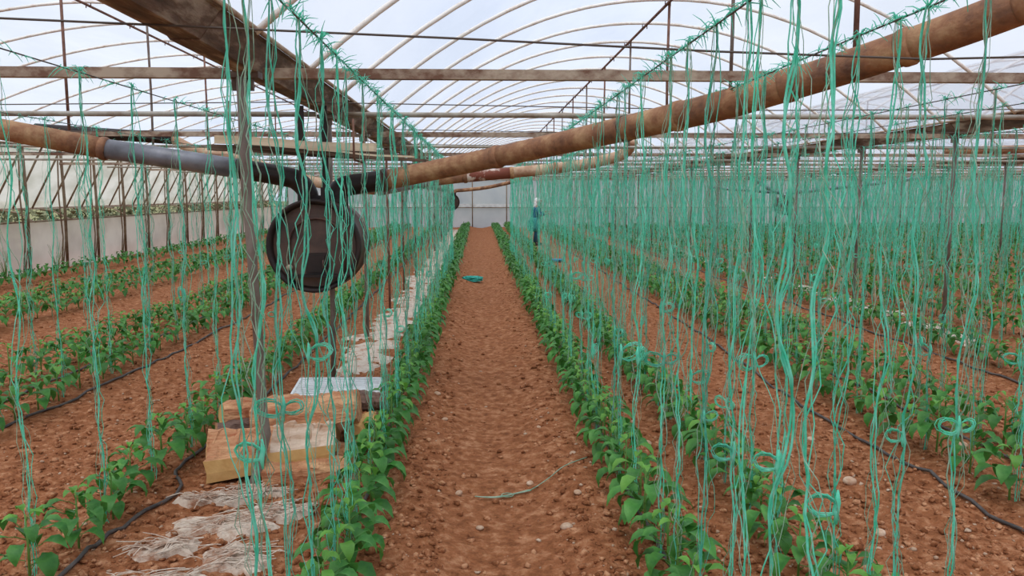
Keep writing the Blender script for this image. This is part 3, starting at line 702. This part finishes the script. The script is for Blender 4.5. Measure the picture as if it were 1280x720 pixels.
def make_stove(name, label, loc, s=1., cat='stove'):
    t = thing(name, label, cat, loc); r = .368
    # drum: rim, recessed front, body behind
    obj('drum_body', MB().lathe_y([(-.02, r-.008), (.05, r+.002), (.30, r+.002), (.32, r+.012), (.34, r+.002), (.60, r-.004), (.66, r*.86), (.66, .02)], (0, 0, 0), 48), M['iron_brown'], t)
    obj('front_rim', MB().lathe_y([(.03, r+.006), (-.03, r+.006), (-.04, r-.008), (-.02, r-.035), (.03, r-.04)], (0, 0, 0), 48), M['iron'], t)
    obj('front_plate', MB().lathe_y([(.025, r-.03), (.015, .2), (.01, .002)], (0, 0, 0), 48), M['ironface'], t)
    # raised arch-shaped door surround and ledge
    mb = MB(); pts = [(-.20, -.22)]+[(.22*math.cos(a)*1.0+.02, .02+.2*math.sin(a)) for a in np.linspace(PI, 0, 15)]+[(.24, -.22)]
    mb.tube([(x, .0, z) for x, z in pts], .011, 6); obj('door_frame', mb, M['iron_brown'], t)
    obj('ledge', MB().box((.02, -.035, -.235), (.46, .09, .02)), M['iron'], t, False)
    obj('fire_door', MB().box((.02, -.012, -.14), (.17, .035, .17)).box((.02, -.035, -.14), (.13, .014, .13)), M['iron'], t, False)
    obj('door_handle', MB().tube([(.08, -.04, -.11), (.08, -.07, -.11), (.08, -.07, -.17), (.08, -.04, -.17)], .006, 6), M['iron_brown'], [c for c in C.objects if c.name.startswith('fire_door')][-1])
    obj('spy_hole', MB().lathe_y([(-.03, .001), (-.03, .022), (.01, .024)], (-.20, 0, -.17), 14), M['lip'], t)
    for x in (-.09, .12): obj('flue_collar', MB().tube([(x, .36, .30), (x, .36, .40)], .1, 20), M['iron'], t)
    return t
make_stove('drum_stove', 'big round black drum stove hanging behind the nearest twine', (-1.31, 6.44, 1.285))
# straps that carry the drum from the gutter
for x, lab in ((-1.42, 'left black strap holding the round stove up to gutter'), (-1.235, 'right black strap holding the round stove up to gutter')):
    o = obj('hanging_strap', MB().box((x, 6.60, 2.03), (.05, .012, .74)).box((x, 6.60, 1.68), (.085, .014, .14)), M['iron'], None, False); tag(o, lab, 'strap', 'straps above the stove')
inv = Matrix.Identity(4)
s2 = make_stove('drum_stove', 'distant dark round stove at the far end of the left post line', (-1.2, 35.4, 1.33))
p3 = thing('flue_pipe', 'small distant reddish flue pipe above the far end of the aisle', 'pipe', (-1, 35.8, 1.7))
inv = Matrix.Translation((1, -35.8, -1.7))
obj('pipe_section', MB().tube(smooth_path(PP([(-1.1, 35.8, 1.68), (-1.0, 35.9, 1.82), (-.6, 36, 1.86), (.44, 36, 1.98), (1.87, 36, 2.30)]), 4), .08, 10), M['rust'], p3)
p3 = thing('flue_pipe', 'short dark flue pipe left of the distant stove at aisle end', 'pipe', (-1.3, 35.8, 1.7)); inv = Matrix.Translation((1.3, -35.8, -1.7))
obj('pipe_section', MB().tube(smooth_path(PP([(-1.3, 35.8, 1.68), (-1.45, 35.9, 1.84), (-2.4, 36, 1.98), (-3.4, 36, 2.2)]), 4), .08, 10), M['iron_brown'], p3)
s3 = make_stove('drum_stove', 'distant round stove seen through teal twine on the right', (12.1, 31, 1.23))
p4 = thing('flue_pipe', 'long distant pipe reaching right from the right hand stove', 'pipe', (12.3, 31.4, 1.6)); inv = Matrix.Translation((-12.3, -31.4, -1.6))
obj('pipe_section', MB().tube(smooth_path(PP([(12.22, 31.36, 1.6), (12.3, 31.3, 1.72), (12.8, 31.3, 1.78), (18.6, 31, 2.45)]), 4), .08, 10), M['galv'], p4)
p4 = thing('flue_pipe', 'distant pipe slanting up left from the right hand stove', 'pipe', (12, 31.4, 1.6)); inv = Matrix.Translation((-12, -31.4, -1.6))
obj('pipe_section', MB().tube(smooth_path(PP([(12.01, 31.36, 1.6), (11.9, 31.3, 1.74), (11.5, 31.3, 1.85), (10.5, 31, 2.40)]), 4), .08, 10), M['galv'], p4)
p4 = thing('flue_pipe', 'thin distant pipe level to the left of the right hand stove', 'pipe', (11.6, 31.6, 1.7)); inv = Matrix.Translation((-11.6, -31.6, -1.7))
obj('pipe_section', MB().tube(PP([(11.95, 31.5, 1.72), (9.08, 31.5, 1.95)]), .05, 8), M['galv'], p4)
# second flue pair, farther back
p5 = thing('flue_pipe', 'second rusty flue pipe with flaked white patches, behind the big one', 'pipe', (-1.1, 12.5, 1.8)); inv = Matrix.Translation((1.1, -12.5, -1.8))
obj('grey_section', MB().tube(PP([(-1.55, 12.55, 1.74), (-1.14, 12.5, 1.82), (-.62, 12.5, 1.91)]), .079, 18), M['galv'], p5)
obj('pipe_section', MB().tube(PP([(-.65, 12.5, 1.905), (-.2, 12.5, 1.955)]), .084, 18), M['rust'], p5)
obj('flaked_section', MB().tube(PP([(-.2, 12.5, 1.955), (.52, 12.5, 2.02)]), .086, 18), M['rust_spot'], p5)
obj('pipe_section', MB().tube(smooth_path(PP([(.5, 12.5, 2.02), (1.2, 12.5, 2.09), (1.75, 12.5, 2.17), (2.15, 12.45, 2.27), (2.30, 12.4, 2.36), (2.36, 12.3, 2.5)]), 4), .084, 18), M['beige'], p5)
for x, z in ((-.2, 1.955), (.52, 2.02), (1.2, 2.09)):
    mb = MB(); ring(mb, PP([(x, 12.5, z)])[0], (1, 0, .1), .087, .03); obj('pipe_joint', mb, M['rust'], p5)
p6 = thing('flue_pipe', 'thin flue behind the galvanised pipe, dark tube with beige rusted bend', 'pipe', (-4.6, 13, 2.4)); inv = Matrix.Translation((4.6, -13, -2.4))
obj('dark_section', MB().tube(PP([(-6.9, 13, 2.70), (-4.80, 13, 2.56)]), .09, 16), M['iron'], p6)
obj('beige_section', MB().tube(smooth_path(PP([(-4.84, 13, 2.58), (-4.6, 13, 2.44), (-4.4, 13, 2.36), (-3.77, 13, 2.24), (-2.75, 12.8, 1.93), (-2.2, 12.7, 1.82), (-1.6, 12.6, 1.76)]), 4), .08, 16), M['beige'], p6)
p7 = thing('flue_pipe', 'rusty flue pipe under the right gutter at the right edge', 'pipe', (10, 17, 2.5)); inv = Matrix.Translation((-10, -17, -2.5))
obj('pipe_section', MB().tube(PP([(10.05, 17, 2.60), (11.95, 17, 2.655)]), .09, 14), M['rust'], p7)

# ------------------------------------------------------------------ plank rack
def plank(a, b, w_, th, m, label):
    a, b = Vector(a), Vector(b); d = b-a; rot = d.to_track_quat('X', 'Z').to_matrix()
    mb = MB(); n = 6; L = d.length; vs_ = []
    for i in range(n+1):
        x = -L/2+L*i/n; k = .94+.06*math.sin(i*2.1); bow = .006*math.sin(i*1.3)
        for (yy, zz) in ((-1, -1), (1, -1), (1, 1), (-1, 1)): vs_.append((x+(.01*yy if i in (0, n) else 0), yy*w_/2*k, zz*th/2+bow))
    fs_ = [(i*4+j, i*4+(j+1) % 4, (i+1)*4+(j+1) % 4, (i+1)*4+j) for i in range(n) for j in range(4)]+[(3, 2, 1, 0), (n*4, n*4+1, n*4+2, n*4+3)]
    mb.add(vs_, fs_); o = obj('plank', mb, m, None, False, tuple((a+b)/2), rot.to_euler()); tag(o, label, 'plank', 'planks stored above the stove')
plank((-2.02, 6.36, 2.115), (-.80, 6.36, 2.05), .035, .062, M['plank'], 'cream sawn plank, front one of the stack above the stove')
plank((-2.10, 6.48, 2.06), (-.60, 6.48, 1.98), .14, .045, M['oldplank'], 'dark thin board lying behind the cream plank above stove')
plank((-1.95, 6.66, 2.085), (-.70, 6.70, 2.02), .12, .05, M['oldplank'], 'old brown board at the back of the plank stack')
plank((-1.75, 6.43, 2.052), (-.42, 6.34, 1.95), .07, .02, M['oldplank'], 'thin splintered board sticking out right below the cream plank')
plank((-1.30, 6.28, 2.035), (-.50, 6.26, 1.975), .03, .014, M['plank'], 'thin pale lath under the right end of cream plank')
for x, lab in ((-1.88, 'left bent rod carrying the planks above the stove'), (-.95, 'right bent rod carrying the planks above the stove')):
    z = 2.055-(x+2.02)*.065
    o = obj('hanger_hook', MB().tube([(x, 6.82, 2.36), (x, 6.80, z-.01), (x, 6.76, z-.03), (x, 6.30, z-.03), (x, 6.25, z-.01), (x, 6.25, z+.35 if x < -1.5 else z+.28)], .009, 6), M['rod']); tag(o, lab, 'rod', 'rods carrying the planks')

# ------------------------------------------------------------------ firewood
def log(seed, L, w_, h, loc, rot, mats, label, round_=False):
    rs = random.Random(seed); n = 22; mb = MB(); vs_ = []
    if round_: sec = [(math.cos(a)*w_/2, math.sin(a)*h/2) for a in np.linspace(0, 2*PI, 13)[:-1]]
    else:      # split wedge: bark on the curved back, two split faces
        sec = [(-w_*.5, -h*.42), (-w_*.1, -h*.5), (w_*.3, -h*.46), (w_*.5, -h*.25), (w_*.46, h*.12), (w_*.22, h*.42), (0, h*.5), (-w_*.26, h*.42), (-w_*.46, h*.16)]
    k = len(sec); jit = [(rs.uniform(-.06, .06)*w_, rs.uniform(-.06, .06)*h) for _ in sec]
    for i in range(n+1):
        t = i/n; x = -L/2+L*t; fat = 1+.10*math.sin(t*4+seed)+.05*math.sin(t*11+seed)
        for j, (a, b) in enumerate(sec):
            wob = .5+.5*math.sin(3*t*PI+j*1.7+seed)
            vs_.append((x+rs.uniform(-.006, .006), (a+jit[j][0]*wob)*fat+rs.uniform(-.006, .006), (b+jit[j][1]*wob)*fat+.02*math.sin(t*3+seed)*L*.4+rs.uniform(-.006, .006)+.012*math.sin(t*13+j*1.9+seed)*math.sin(t*5+j)))
    fs_ = []; mi = []
    for i in range(n):
        for j in range(k):
            fs_.append((i*k+j, i*k+(j+1) % k, (i+1)*k+(j+1) % k, (i+1)*k+j)); mi.append(2 if (round_ or j in (2, 3)) else (0 if j > 3 else 1))
    mb.v = vs_; mb.f = fs_+[tuple(range(k))[::-1], tuple(range(n*k, (n+1)*k))]; mb.m = mi+[1, 1]
    o = obj('firewood_log', mb, mats, None, False, loc, [R(a) for a in rot]); tag(o, label, 'log', 'split firewood heap at the foot of the post'); return o
def big(loc, label):
    """wedge log: flat sawn front face, rough split upper face, thick left end"""
    n = 30; mb = MB(); vs_ = []; rs = random.Random(5)
    for i in range(n+1):
        t = i/n; x = -.37+.74*t; th = .27-.09*t; lift = -.055+.10*t; up = []
        front = [(-.10, 0), (-.105, .22*th), (-.10, .50*th)]                     # sawn
        top = [(-.085, .54*th), (-.03, .74*th), (.04, .93*th), (.085, 1.0*th), (.12, .92*th)]
        back = [(.14, .6*th), (.13, .2*th), (.08, 0), (0, -.005)]
        for j, (a, b) in enumerate(front+top+back):
            q = 0 if j < 3 else .014
            if 3 <= j <= 7: b += .020*math.sin(t*7+j)*math.sin(t*17+j*2.1)
            vs_.append((x+(rs.uniform(-q, q) if 0 < i < n else rs.uniform(-.01, .01)), a+rs.uniform(-q, q)*.6, b+lift-.11+rs.uniform(-q, q)*.8))
    k = 12; fs_ = []; mi = []
    for i in range(n):
        for j in range(k): fs_.append((i*k+j, i*k+(j+1) % k, (i+1)*k+(j+1) % k, (i+1)*k+j)); mi.append(1 if j < 2 else (0 if i < 15 and j < 8 else (3 if j < 8 else 2)))
    mb.v = vs_; mb.f = fs_+[tuple(range(k))[::-1], tuple(range(n*k, (n+1)*k))]; mb.m = mi+[1, 1]
    o = obj('firewood_log', mb, [M['split'], M['cut'], M['bark'], M['pale_split']], None, False, loc, (0, 0, R(9))); tag(o, label, 'log', 'split firewood heap at the foot of the post')
WM = [M['split'], M['cut'], M['bark']]
log(1, .50, .20, .15, (-1.03, 4.70, .06), (5, 0, 4), WM, 'short split log at the bottom front of the heap')
log(8, .42, .18, .13, (-1.38, 4.86, .05), (0, 0, -8), WM, 'split log at the bottom left beneath the large one')
big(( -1.245, 4.72, .185), 'largest split log with sawn yellow side across the heap front')
log(3, .52, .2, .16, (-1.05, 4.95, .07), (0, 0, -6), WM, 'split log at the bottom back of the heap')
log(4, .56, .2, .17, (-1.38, 5.02, .21), (14, 3, 22), [M['bark'], M['split'], M['bark']], 'greyish barked log at the back left of heap')
log(5, .66, .24, .20, (-1.10, 5.02, .325), (-12, -3, 3), [M['split'], M['split'], M['bark']], 'reddish split log lying on top right of heap')
log(12, .5, .18, .15, (-1.42, 5.16, .30), (-8, 2, 28), WM, 'split log at the top left behind the grey one')
log(6, .34, .13, .15, (-.76, 5.14, .17), (0, 0, 78), [M['cut'], M['cut'], M['bark']], 'short log showing its pale square end at heap right')
log(7, .32, .14, .14, (-.80, 5.34, .30), (0, 0, 6), [M['bark'], M['bark'], M['bark']], 'dark round log with blackened bark at heap right', True)
log(9, .36, .18, .17, (-.84, 5.34, .12), (0, 0, 40), WM, 'split log under the dark round one at right')
log(10, .40, .18, .13, (-1.46, 5.14, .05), (0, 0, 10), WM, 'split log on the soil under the grey barked one')

# white foam tray on the soil
t = thing('foam_tray', 'white ribbed foam tray lying on the soil below the stove', 'tray', (-1.2, 6.72, gz(-1.2, 6.7)+.02), rot=(R(3), R(1), R(3)))
mb = MB().box((0, 0, .035), (.70, .50, .015)); obj('tray_floor', mb, M['foam'], t, False)
for k in range(9): obj('rib', MB().box((0, -.23+k*.0575, .05), (.68, .014, .018)), M['foam'], t, False)
for k in range(12): obj('tooth', MB().box((-.33+k*.06, -.245, .012), (.03, .02, .05)), M['foam'], t, False)
obj('rim', MB().box((0, -.25, .045), (.72, .02, .035)).box((0, .25, .045), (.72, .02, .035)).box((-.35, 0, .045), (.02, .5, .035)).box((.35, 0, .045), (.02, .5, .035)), M['foam'], t, False)
o = obj('foam_scrap', MB().box((0, 0, 0), (.26, .06, .012), Matrix.Rotation(R(4), 3, 'Y')), M['foam'], None, False, (-.80, 6.95, gz(-.8, 6.95)+.03), (0, 0, R(12))); tag(o, 'thin white foam strip on the soil right of the tray', 'scrap')

# ------------------------------------------------------------------ pale crust patches and matted fibre
def patch(name, seed, x, y, rx, ry, h, m, label, group, n=18, rings=4):
    rs = random.Random(seed); ph_ = [rs.uniform(0, 6.28) for _ in range(4)]; vs_ = [(0, 0, h+gz(x, y))]; fs_ = []
    for i in range(1, rings+1):
        for k in range(n):
            a = 2*PI*k/n; rr = (i/rings)*(1+.22*math.sin(2*a+ph_[0])+.16*math.sin(3*a+ph_[1])+.14*math.sin(5*a+ph_[2])+.1*math.sin(9*a+ph_[3]))
            px, py = rx*rr*math.cos(a), ry*rr*math.sin(a)
            vs_.append((px, py, gz(x+px, y+py)+(h*rs.uniform(.6, 1.1) if i < rings else -.012)))
    for k in range(n):
        fs_.append((0, 1+k, 1+(k+1) % n))
        for i in range(rings-1):
            a = 1+i*n+k; b = 1+i*n+(k+1) % n; fs_.append((a, a+n, b+n, b))
    o = obj(name, MB().add(vs_, fs_), m, None, False, (x, y, 0)); return tag(o, label, 'crust' if name != 'matted_fibre' else 'fibre', group)
y = 7.7; k = 0
while y < 38:
    patch('lime_crust_patch', 900+k, (-1.18 if y < 11 else -1.08)+random.uniform(-.06, .08), y, random.uniform(.26, .38), random.uniform(.28, .42), .022, M['ash'],
          ('%s pale crusted patch on the strip behind the stove' % nth(k)) if k < 12 else 'distant pale crusted patch on the strip under the left gutter', 'pale crust patches under the left gutter')
    y += random.uniform(.48, .72); k += 1
y = 9; k = 0
while y < 36:
    patch('lime_crust_patch', 1200+k, 5.75+random.uniform(-.1, .12), y, random.uniform(.15, .28), random.uniform(.2, .42), .028, M['ash'],
          ('%s pale crusted patch along the right post line' % nth(k)) if k < 8 else 'distant pale crusted patch along the right post line', 'pale crust patches along the right post line')
    y += random.uniform(.6, 1.2); k += 1
for i, (x, y, rx, ry, lab) in enumerate([(-1.30, 3.98, .24, .17, 'largest whitish mat of fibre in front of the firewood'), (-1.14, 3.58, .20, .13, 'whitish fibre mat nearest the bottom edge'),
        (-1.45, 4.32, .18, .07, 'thin whitish fibre strip right in front of the logs'), (-1.06, 4.12, .15, .10, 'whitish fibre scrap right of the largest mat'),
        (-1.50, 3.72, .17, .10, 'whitish fibre mat nearest the dark hose'), (-1.25, 4.40, .14, .05, 'small whitish fibre scrap by the foot of the post'), (-1.40, 3.35, .22, .11, 'whitish fibre mat at the very bottom left of middle')]):
    o = patch('matted_fibre', 1500+i, x, y, rx, ry, .03, M['fibre'], lab, None, 22, 5)
    mb = MB(); rs = random.Random(i)
    for k in range(46):
        a = rs.uniform(0, 6.28); q = rs.uniform(0, .95); px, py = rx*q*math.cos(a), ry*q*math.sin(a); d = rs.gauss(.4, .5); l = rs.uniform(.04, .11)
        mb.tube([(px+l*s*math.cos(d)+rs.uniform(-.004, .004), py+l*s*math.sin(d), gz(x+px+l*s*math.cos(d), y+py+l*s*math.sin(d))+.034+.012*(1-abs(s))) for s in (-1, -.3, .4, 1)], .003, 3, False)
    f = obj('fibres', mb, M['fibre'], o); f['kind'] = 'stuff'

# ------------------------------------------------------------------ loose twine, net bundles
def bundle(name, x, y, sx, sy, sz, m, label, n=90, cat='bundle'):
    rs = random.Random(int(abs(x)*100)); mb = MB(); z0 = gz(x, y)
    for k in range(n):
        a = rs.uniform(0, 6.28); pts = []
        for i in range(7):
            a += rs.uniform(.3, .9); q = rs.uniform(.5, 1); lob = 1 if rs.random() < .5 else -1
            pts.append((sx*(.45*lob*(.6+.4*rs.random())+.5*q*math.cos(a)), sy*q*math.sin(a), .02+sz*(.5+.5*math.sin(a*1.7+k))*(1-.4*q)))
        mb.tube(smooth_path(pts, 2), .011, 3, False)
    tag(obj(name, mb, m, None, True, (x, y, z0)), label, cat)
bundle('net_bundle', -.12, 15.7, .22, .13, .11, M['twine_deep'], 'bright teal bundle of netting lying on the bare aisle')
bundle('net_scrap', 1.95, 19.9, .22, .12, .06, M['blue'], 'blue scrap lying between the first rows right of the aisle', 40)
mb = MB()
for k in range(3):
    rs = random.Random(k); P = [(-.02, 4.40), (.10, 4.42), (.2, 4.47), (.30, 4.50), (.42, 4.60), (.52, 4.68), (.66, 4.78)][:(7 if k == 0 else 4)]
    mb.tube(smooth_path([(x+rs.uniform(-.01, .01), y+rs.uniform(-.012, .012), gz(x, y)+.012+rs.uniform(0, .006)) for x, y in P], 4), .0035, 4)
mb.tube([(.16+.035*math.cos(a), 4.45+.03*math.sin(a), gz(.16, 4.45)+.02) for a in np.linspace(0, 6.2, 12)], .003, 4)
tag(obj('loose_twine', mb, M['twine_pale']), 'loose green twine end lying across the bare aisle soil', 'twine')
# weeds along the left skirt
for i, (x, y) in enumerate([(-9.2, 15.9), (-9.25, 17.9)]):
    mb = MB(); rs = random.Random(i)
    for k in range(14):
        a = rs.uniform(0, 6.28); l = rs.uniform(.25, .7); mb.tube([(0, 0, -.02), (.06*math.cos(a), .06*math.sin(a), l*.5), (.17*math.cos(a), .17*math.sin(a), l)], [.006, .005, .002], 3, False)
    tag(obj('weed', mb, M['stem'], None, True, (x, y, gz(x, y))), ['tall thin grey green weed at the left wall, nearer one', 'tall thin grey green weed at the left wall, farther one'][i], 'weed')

# ------------------------------------------------------------------ the worker
def skin_fig(name, verts, edges, radii, root, m, parent, lv=1):
    me = bpy.data.meshes.new(name); me.from_pydata(verts, edges, []); o = bpy.data.objects.new(name, me); C.objects.link(o); o.parent = parent
    md = o.modifiers.new('skin', 'SKIN'); md.use_smooth_shade = True; sb = o.modifiers.new('sub', 'SUBSURF'); sb.levels = sb.render_levels = lv
    for i, r in enumerate(radii):
        sv = me.skin_vertices[0].data[i]; sv.radius = r if isinstance(r, tuple) else (r, r); sv.use_root = (i == root)
    me.materials.append(m); return o
wk = thing('person', 'person in white headscarf and blue clothes standing among the far rows, arm reaching right', 'person', (1.87, 26.2, gz(1.87, 26.2)))
#        x right, y away, z up ; facing right and slightly away
V_ = [(0, 0, .80), (0, 0, .98), (.01, 0, 1.14), (.02, 0, 1.26), (.04, 0, 1.33), (.06, 0, 1.40), (.07, 0, 1.47),       # 0 pelvis .. 6 head
      (.02, -.16, 1.24), (.10, -.20, 1.00), (.30, -.18, 1.02), (.37, -.17, 1.04),                                       # 7-10 near arm
      (.02, .16, 1.24), (.10, .22, 1.02), (.30, .2, 1.08), (.37, .19, 1.1),                                             # 11-14 far arm
      (-.01, -.09, .74), (.03, -.09, .44), (-.02, -.09, .09), (.10, -.10, .035),                                        # 15-18 near leg
      (-.01, .09, .74), (.05, .10, .44), (.06, .10, .09), (.18, .11, .035)]                                            # 19-22 far leg
E_ = [(0, 1), (1, 2), (2, 3), (3, 4), (4, 5), (5, 6), (3, 7), (7, 8), (8, 9), (9, 10), (3, 11), (11, 12), (12, 13), (13, 14), (0, 15), (15, 16), (16, 17), (17, 18), (0, 19), (19, 20), (20, 21), (21, 22)]
R_ = [.13, .115, .125, .11, .05, .075, .07, .055, .043, .033, .035, .055, .043, .033, .035, .09, .062, .043, .035, .09, .062, .043, .035]
fx_ = [len(V_)]
for (bi, side) in ((10, -1), (14, 1)):
    b = V_[bi]
    for j, (dy, L) in enumerate(((-.03, .065), (-.01, .075), (.01, .07), (.03, .055))):
        k = len(V_); V_ += [(b[0]+.04, b[1]+dy, b[2]), (b[0]+.04+L*.5, b[1]+dy, b[2]-.004), (b[0]+.04+L, b[1]+dy, b[2]-.02)]; R_ += [.011, .009, .007]; E_ += [(bi, k), (k, k+1), (k+1, k+2)]
    k = len(V_); V_ += [(b[0]+.015, b[1]+.04, b[2]+.01), (b[0]+.045, b[1]+.055, b[2]+.02)]; R_ += [.012, .009]; E_ += [(bi, k), (k, k+1)]
skin_fig('body', V_, E_, R_, 0, M['skin'], wk)
def loft(name, rings, m, parent, seg=16):
    mb = MB(); vs_ = []
    for (cx, cy, z, rx, ry) in rings:
        for k in range(seg):
            a = 2*PI*k/seg; fl_ = 1+.05*math.sin(5*a+z*9); vs_.append((cx+rx*fl_*math.cos(a), cy+ry*fl_*math.sin(a), z))
    fs_ = [(i*seg+k, i*seg+(k+1) % seg, (i+1)*seg+(k+1) % seg, (i+1)*seg+k) for i in range(len(rings)-1) for k in range(seg)]
    fs_ += [tuple(range(seg))[::-1], tuple(range((len(rings)-1)*seg, len(rings)*seg))]
    return obj(name, mb.add(vs_, fs_), m, parent)
loft('tunic', [(-.01, 0, .86, .17, .20), (0, 0, .98, .15, .18), (.01, 0, 1.12, .155, .19), (.02, 0, 1.22, .14, .20), (.03, 0, 1.29, .09, .13), (.04, 0, 1.33, .065, .07)], M['tunic'], wk)
loft('tied_skirt', [(-.02, 0, .46, .19, .21), (-.04, 0, .60, .22, .23), (-.05, 0, .76, .23, .235), (-.03, 0, .86, .185, .21), (0, 0, .93, .158, .185)], M['skirtcloth'], wk)
for s, a, b in ((-1, 16, 17), (1, 20, 21)):
    p, q, r_ = Vector(V_[a-1]), Vector(V_[a]), Vector(V_[b]); obj('trouser_leg', MB().tube([p, q, r_+Vector((0, 0, .03))], [.115, .085, .07], 12), M['trouser'], wk)
    f = Vector(V_[b]); obj('boot', MB().tube([f+Vector((-.05, 0, -.04)), f+Vector((.04, 0, -.035)), f+Vector((.15, 0, -.052))], [.048, .05, .033], 10).tube([f+Vector((-.01, 0, -.04)), f+Vector((0, 0, .10))], .055, 10), M['boot'], wk)
for s, a in ((-1, 7), (1, 11)):
    p, q, r_ = Vector(V_[a]), Vector(V_[a+1]), Vector(V_[a+2]); obj('sleeve', MB().tube([p, q, r_-(r_-q)*.15], [.075, .06, .045], 10), M['tunic'], wk)
mb = MB(); mb.lathe_y([(-.115, .01), (-.10, .06), (-.05, .108), (0, .12), (.05, .108), (.10, .06), (.115, .01)], (.055, 0, 1.435), 16); obj('headscarf', mb, M['scarf'], wk)
loft('scarf_drape', [(-.02, 0, 1.20, .10, .13), (0, 0, 1.28, .105, .12), (.03, 0, 1.37, .10, .105), (.04, 0, 1.42, .108, .11)], M['scarf'], wk)
mb = MB().tube([(.165, 0, 1.45), (.19, 0, 1.425), (.17, 0, 1.42)], [.01, .014, .01], 6); mb.lathe_y([(-.03, .005), (0, .02), (.03, .005)], (.15, 0, 1.385), 8)
obj('face', MB().tube([(.12, 0, 1.50), (.135, 0, 1.44), (.125, 0, 1.37)], [.05, .062, .045], 12), M['skin'], wk); obj('nose', mb, M['skin'], wk)
obj('eye', MB().tube([(.19, -.028, 1.465), (.199, -.028, 1.465)], .008, 6), M['dark'], wk); obj('eye', MB().tube([(.19, .028, 1.465), (.199, .028, 1.465)], .008, 6), M['dark'], wk)
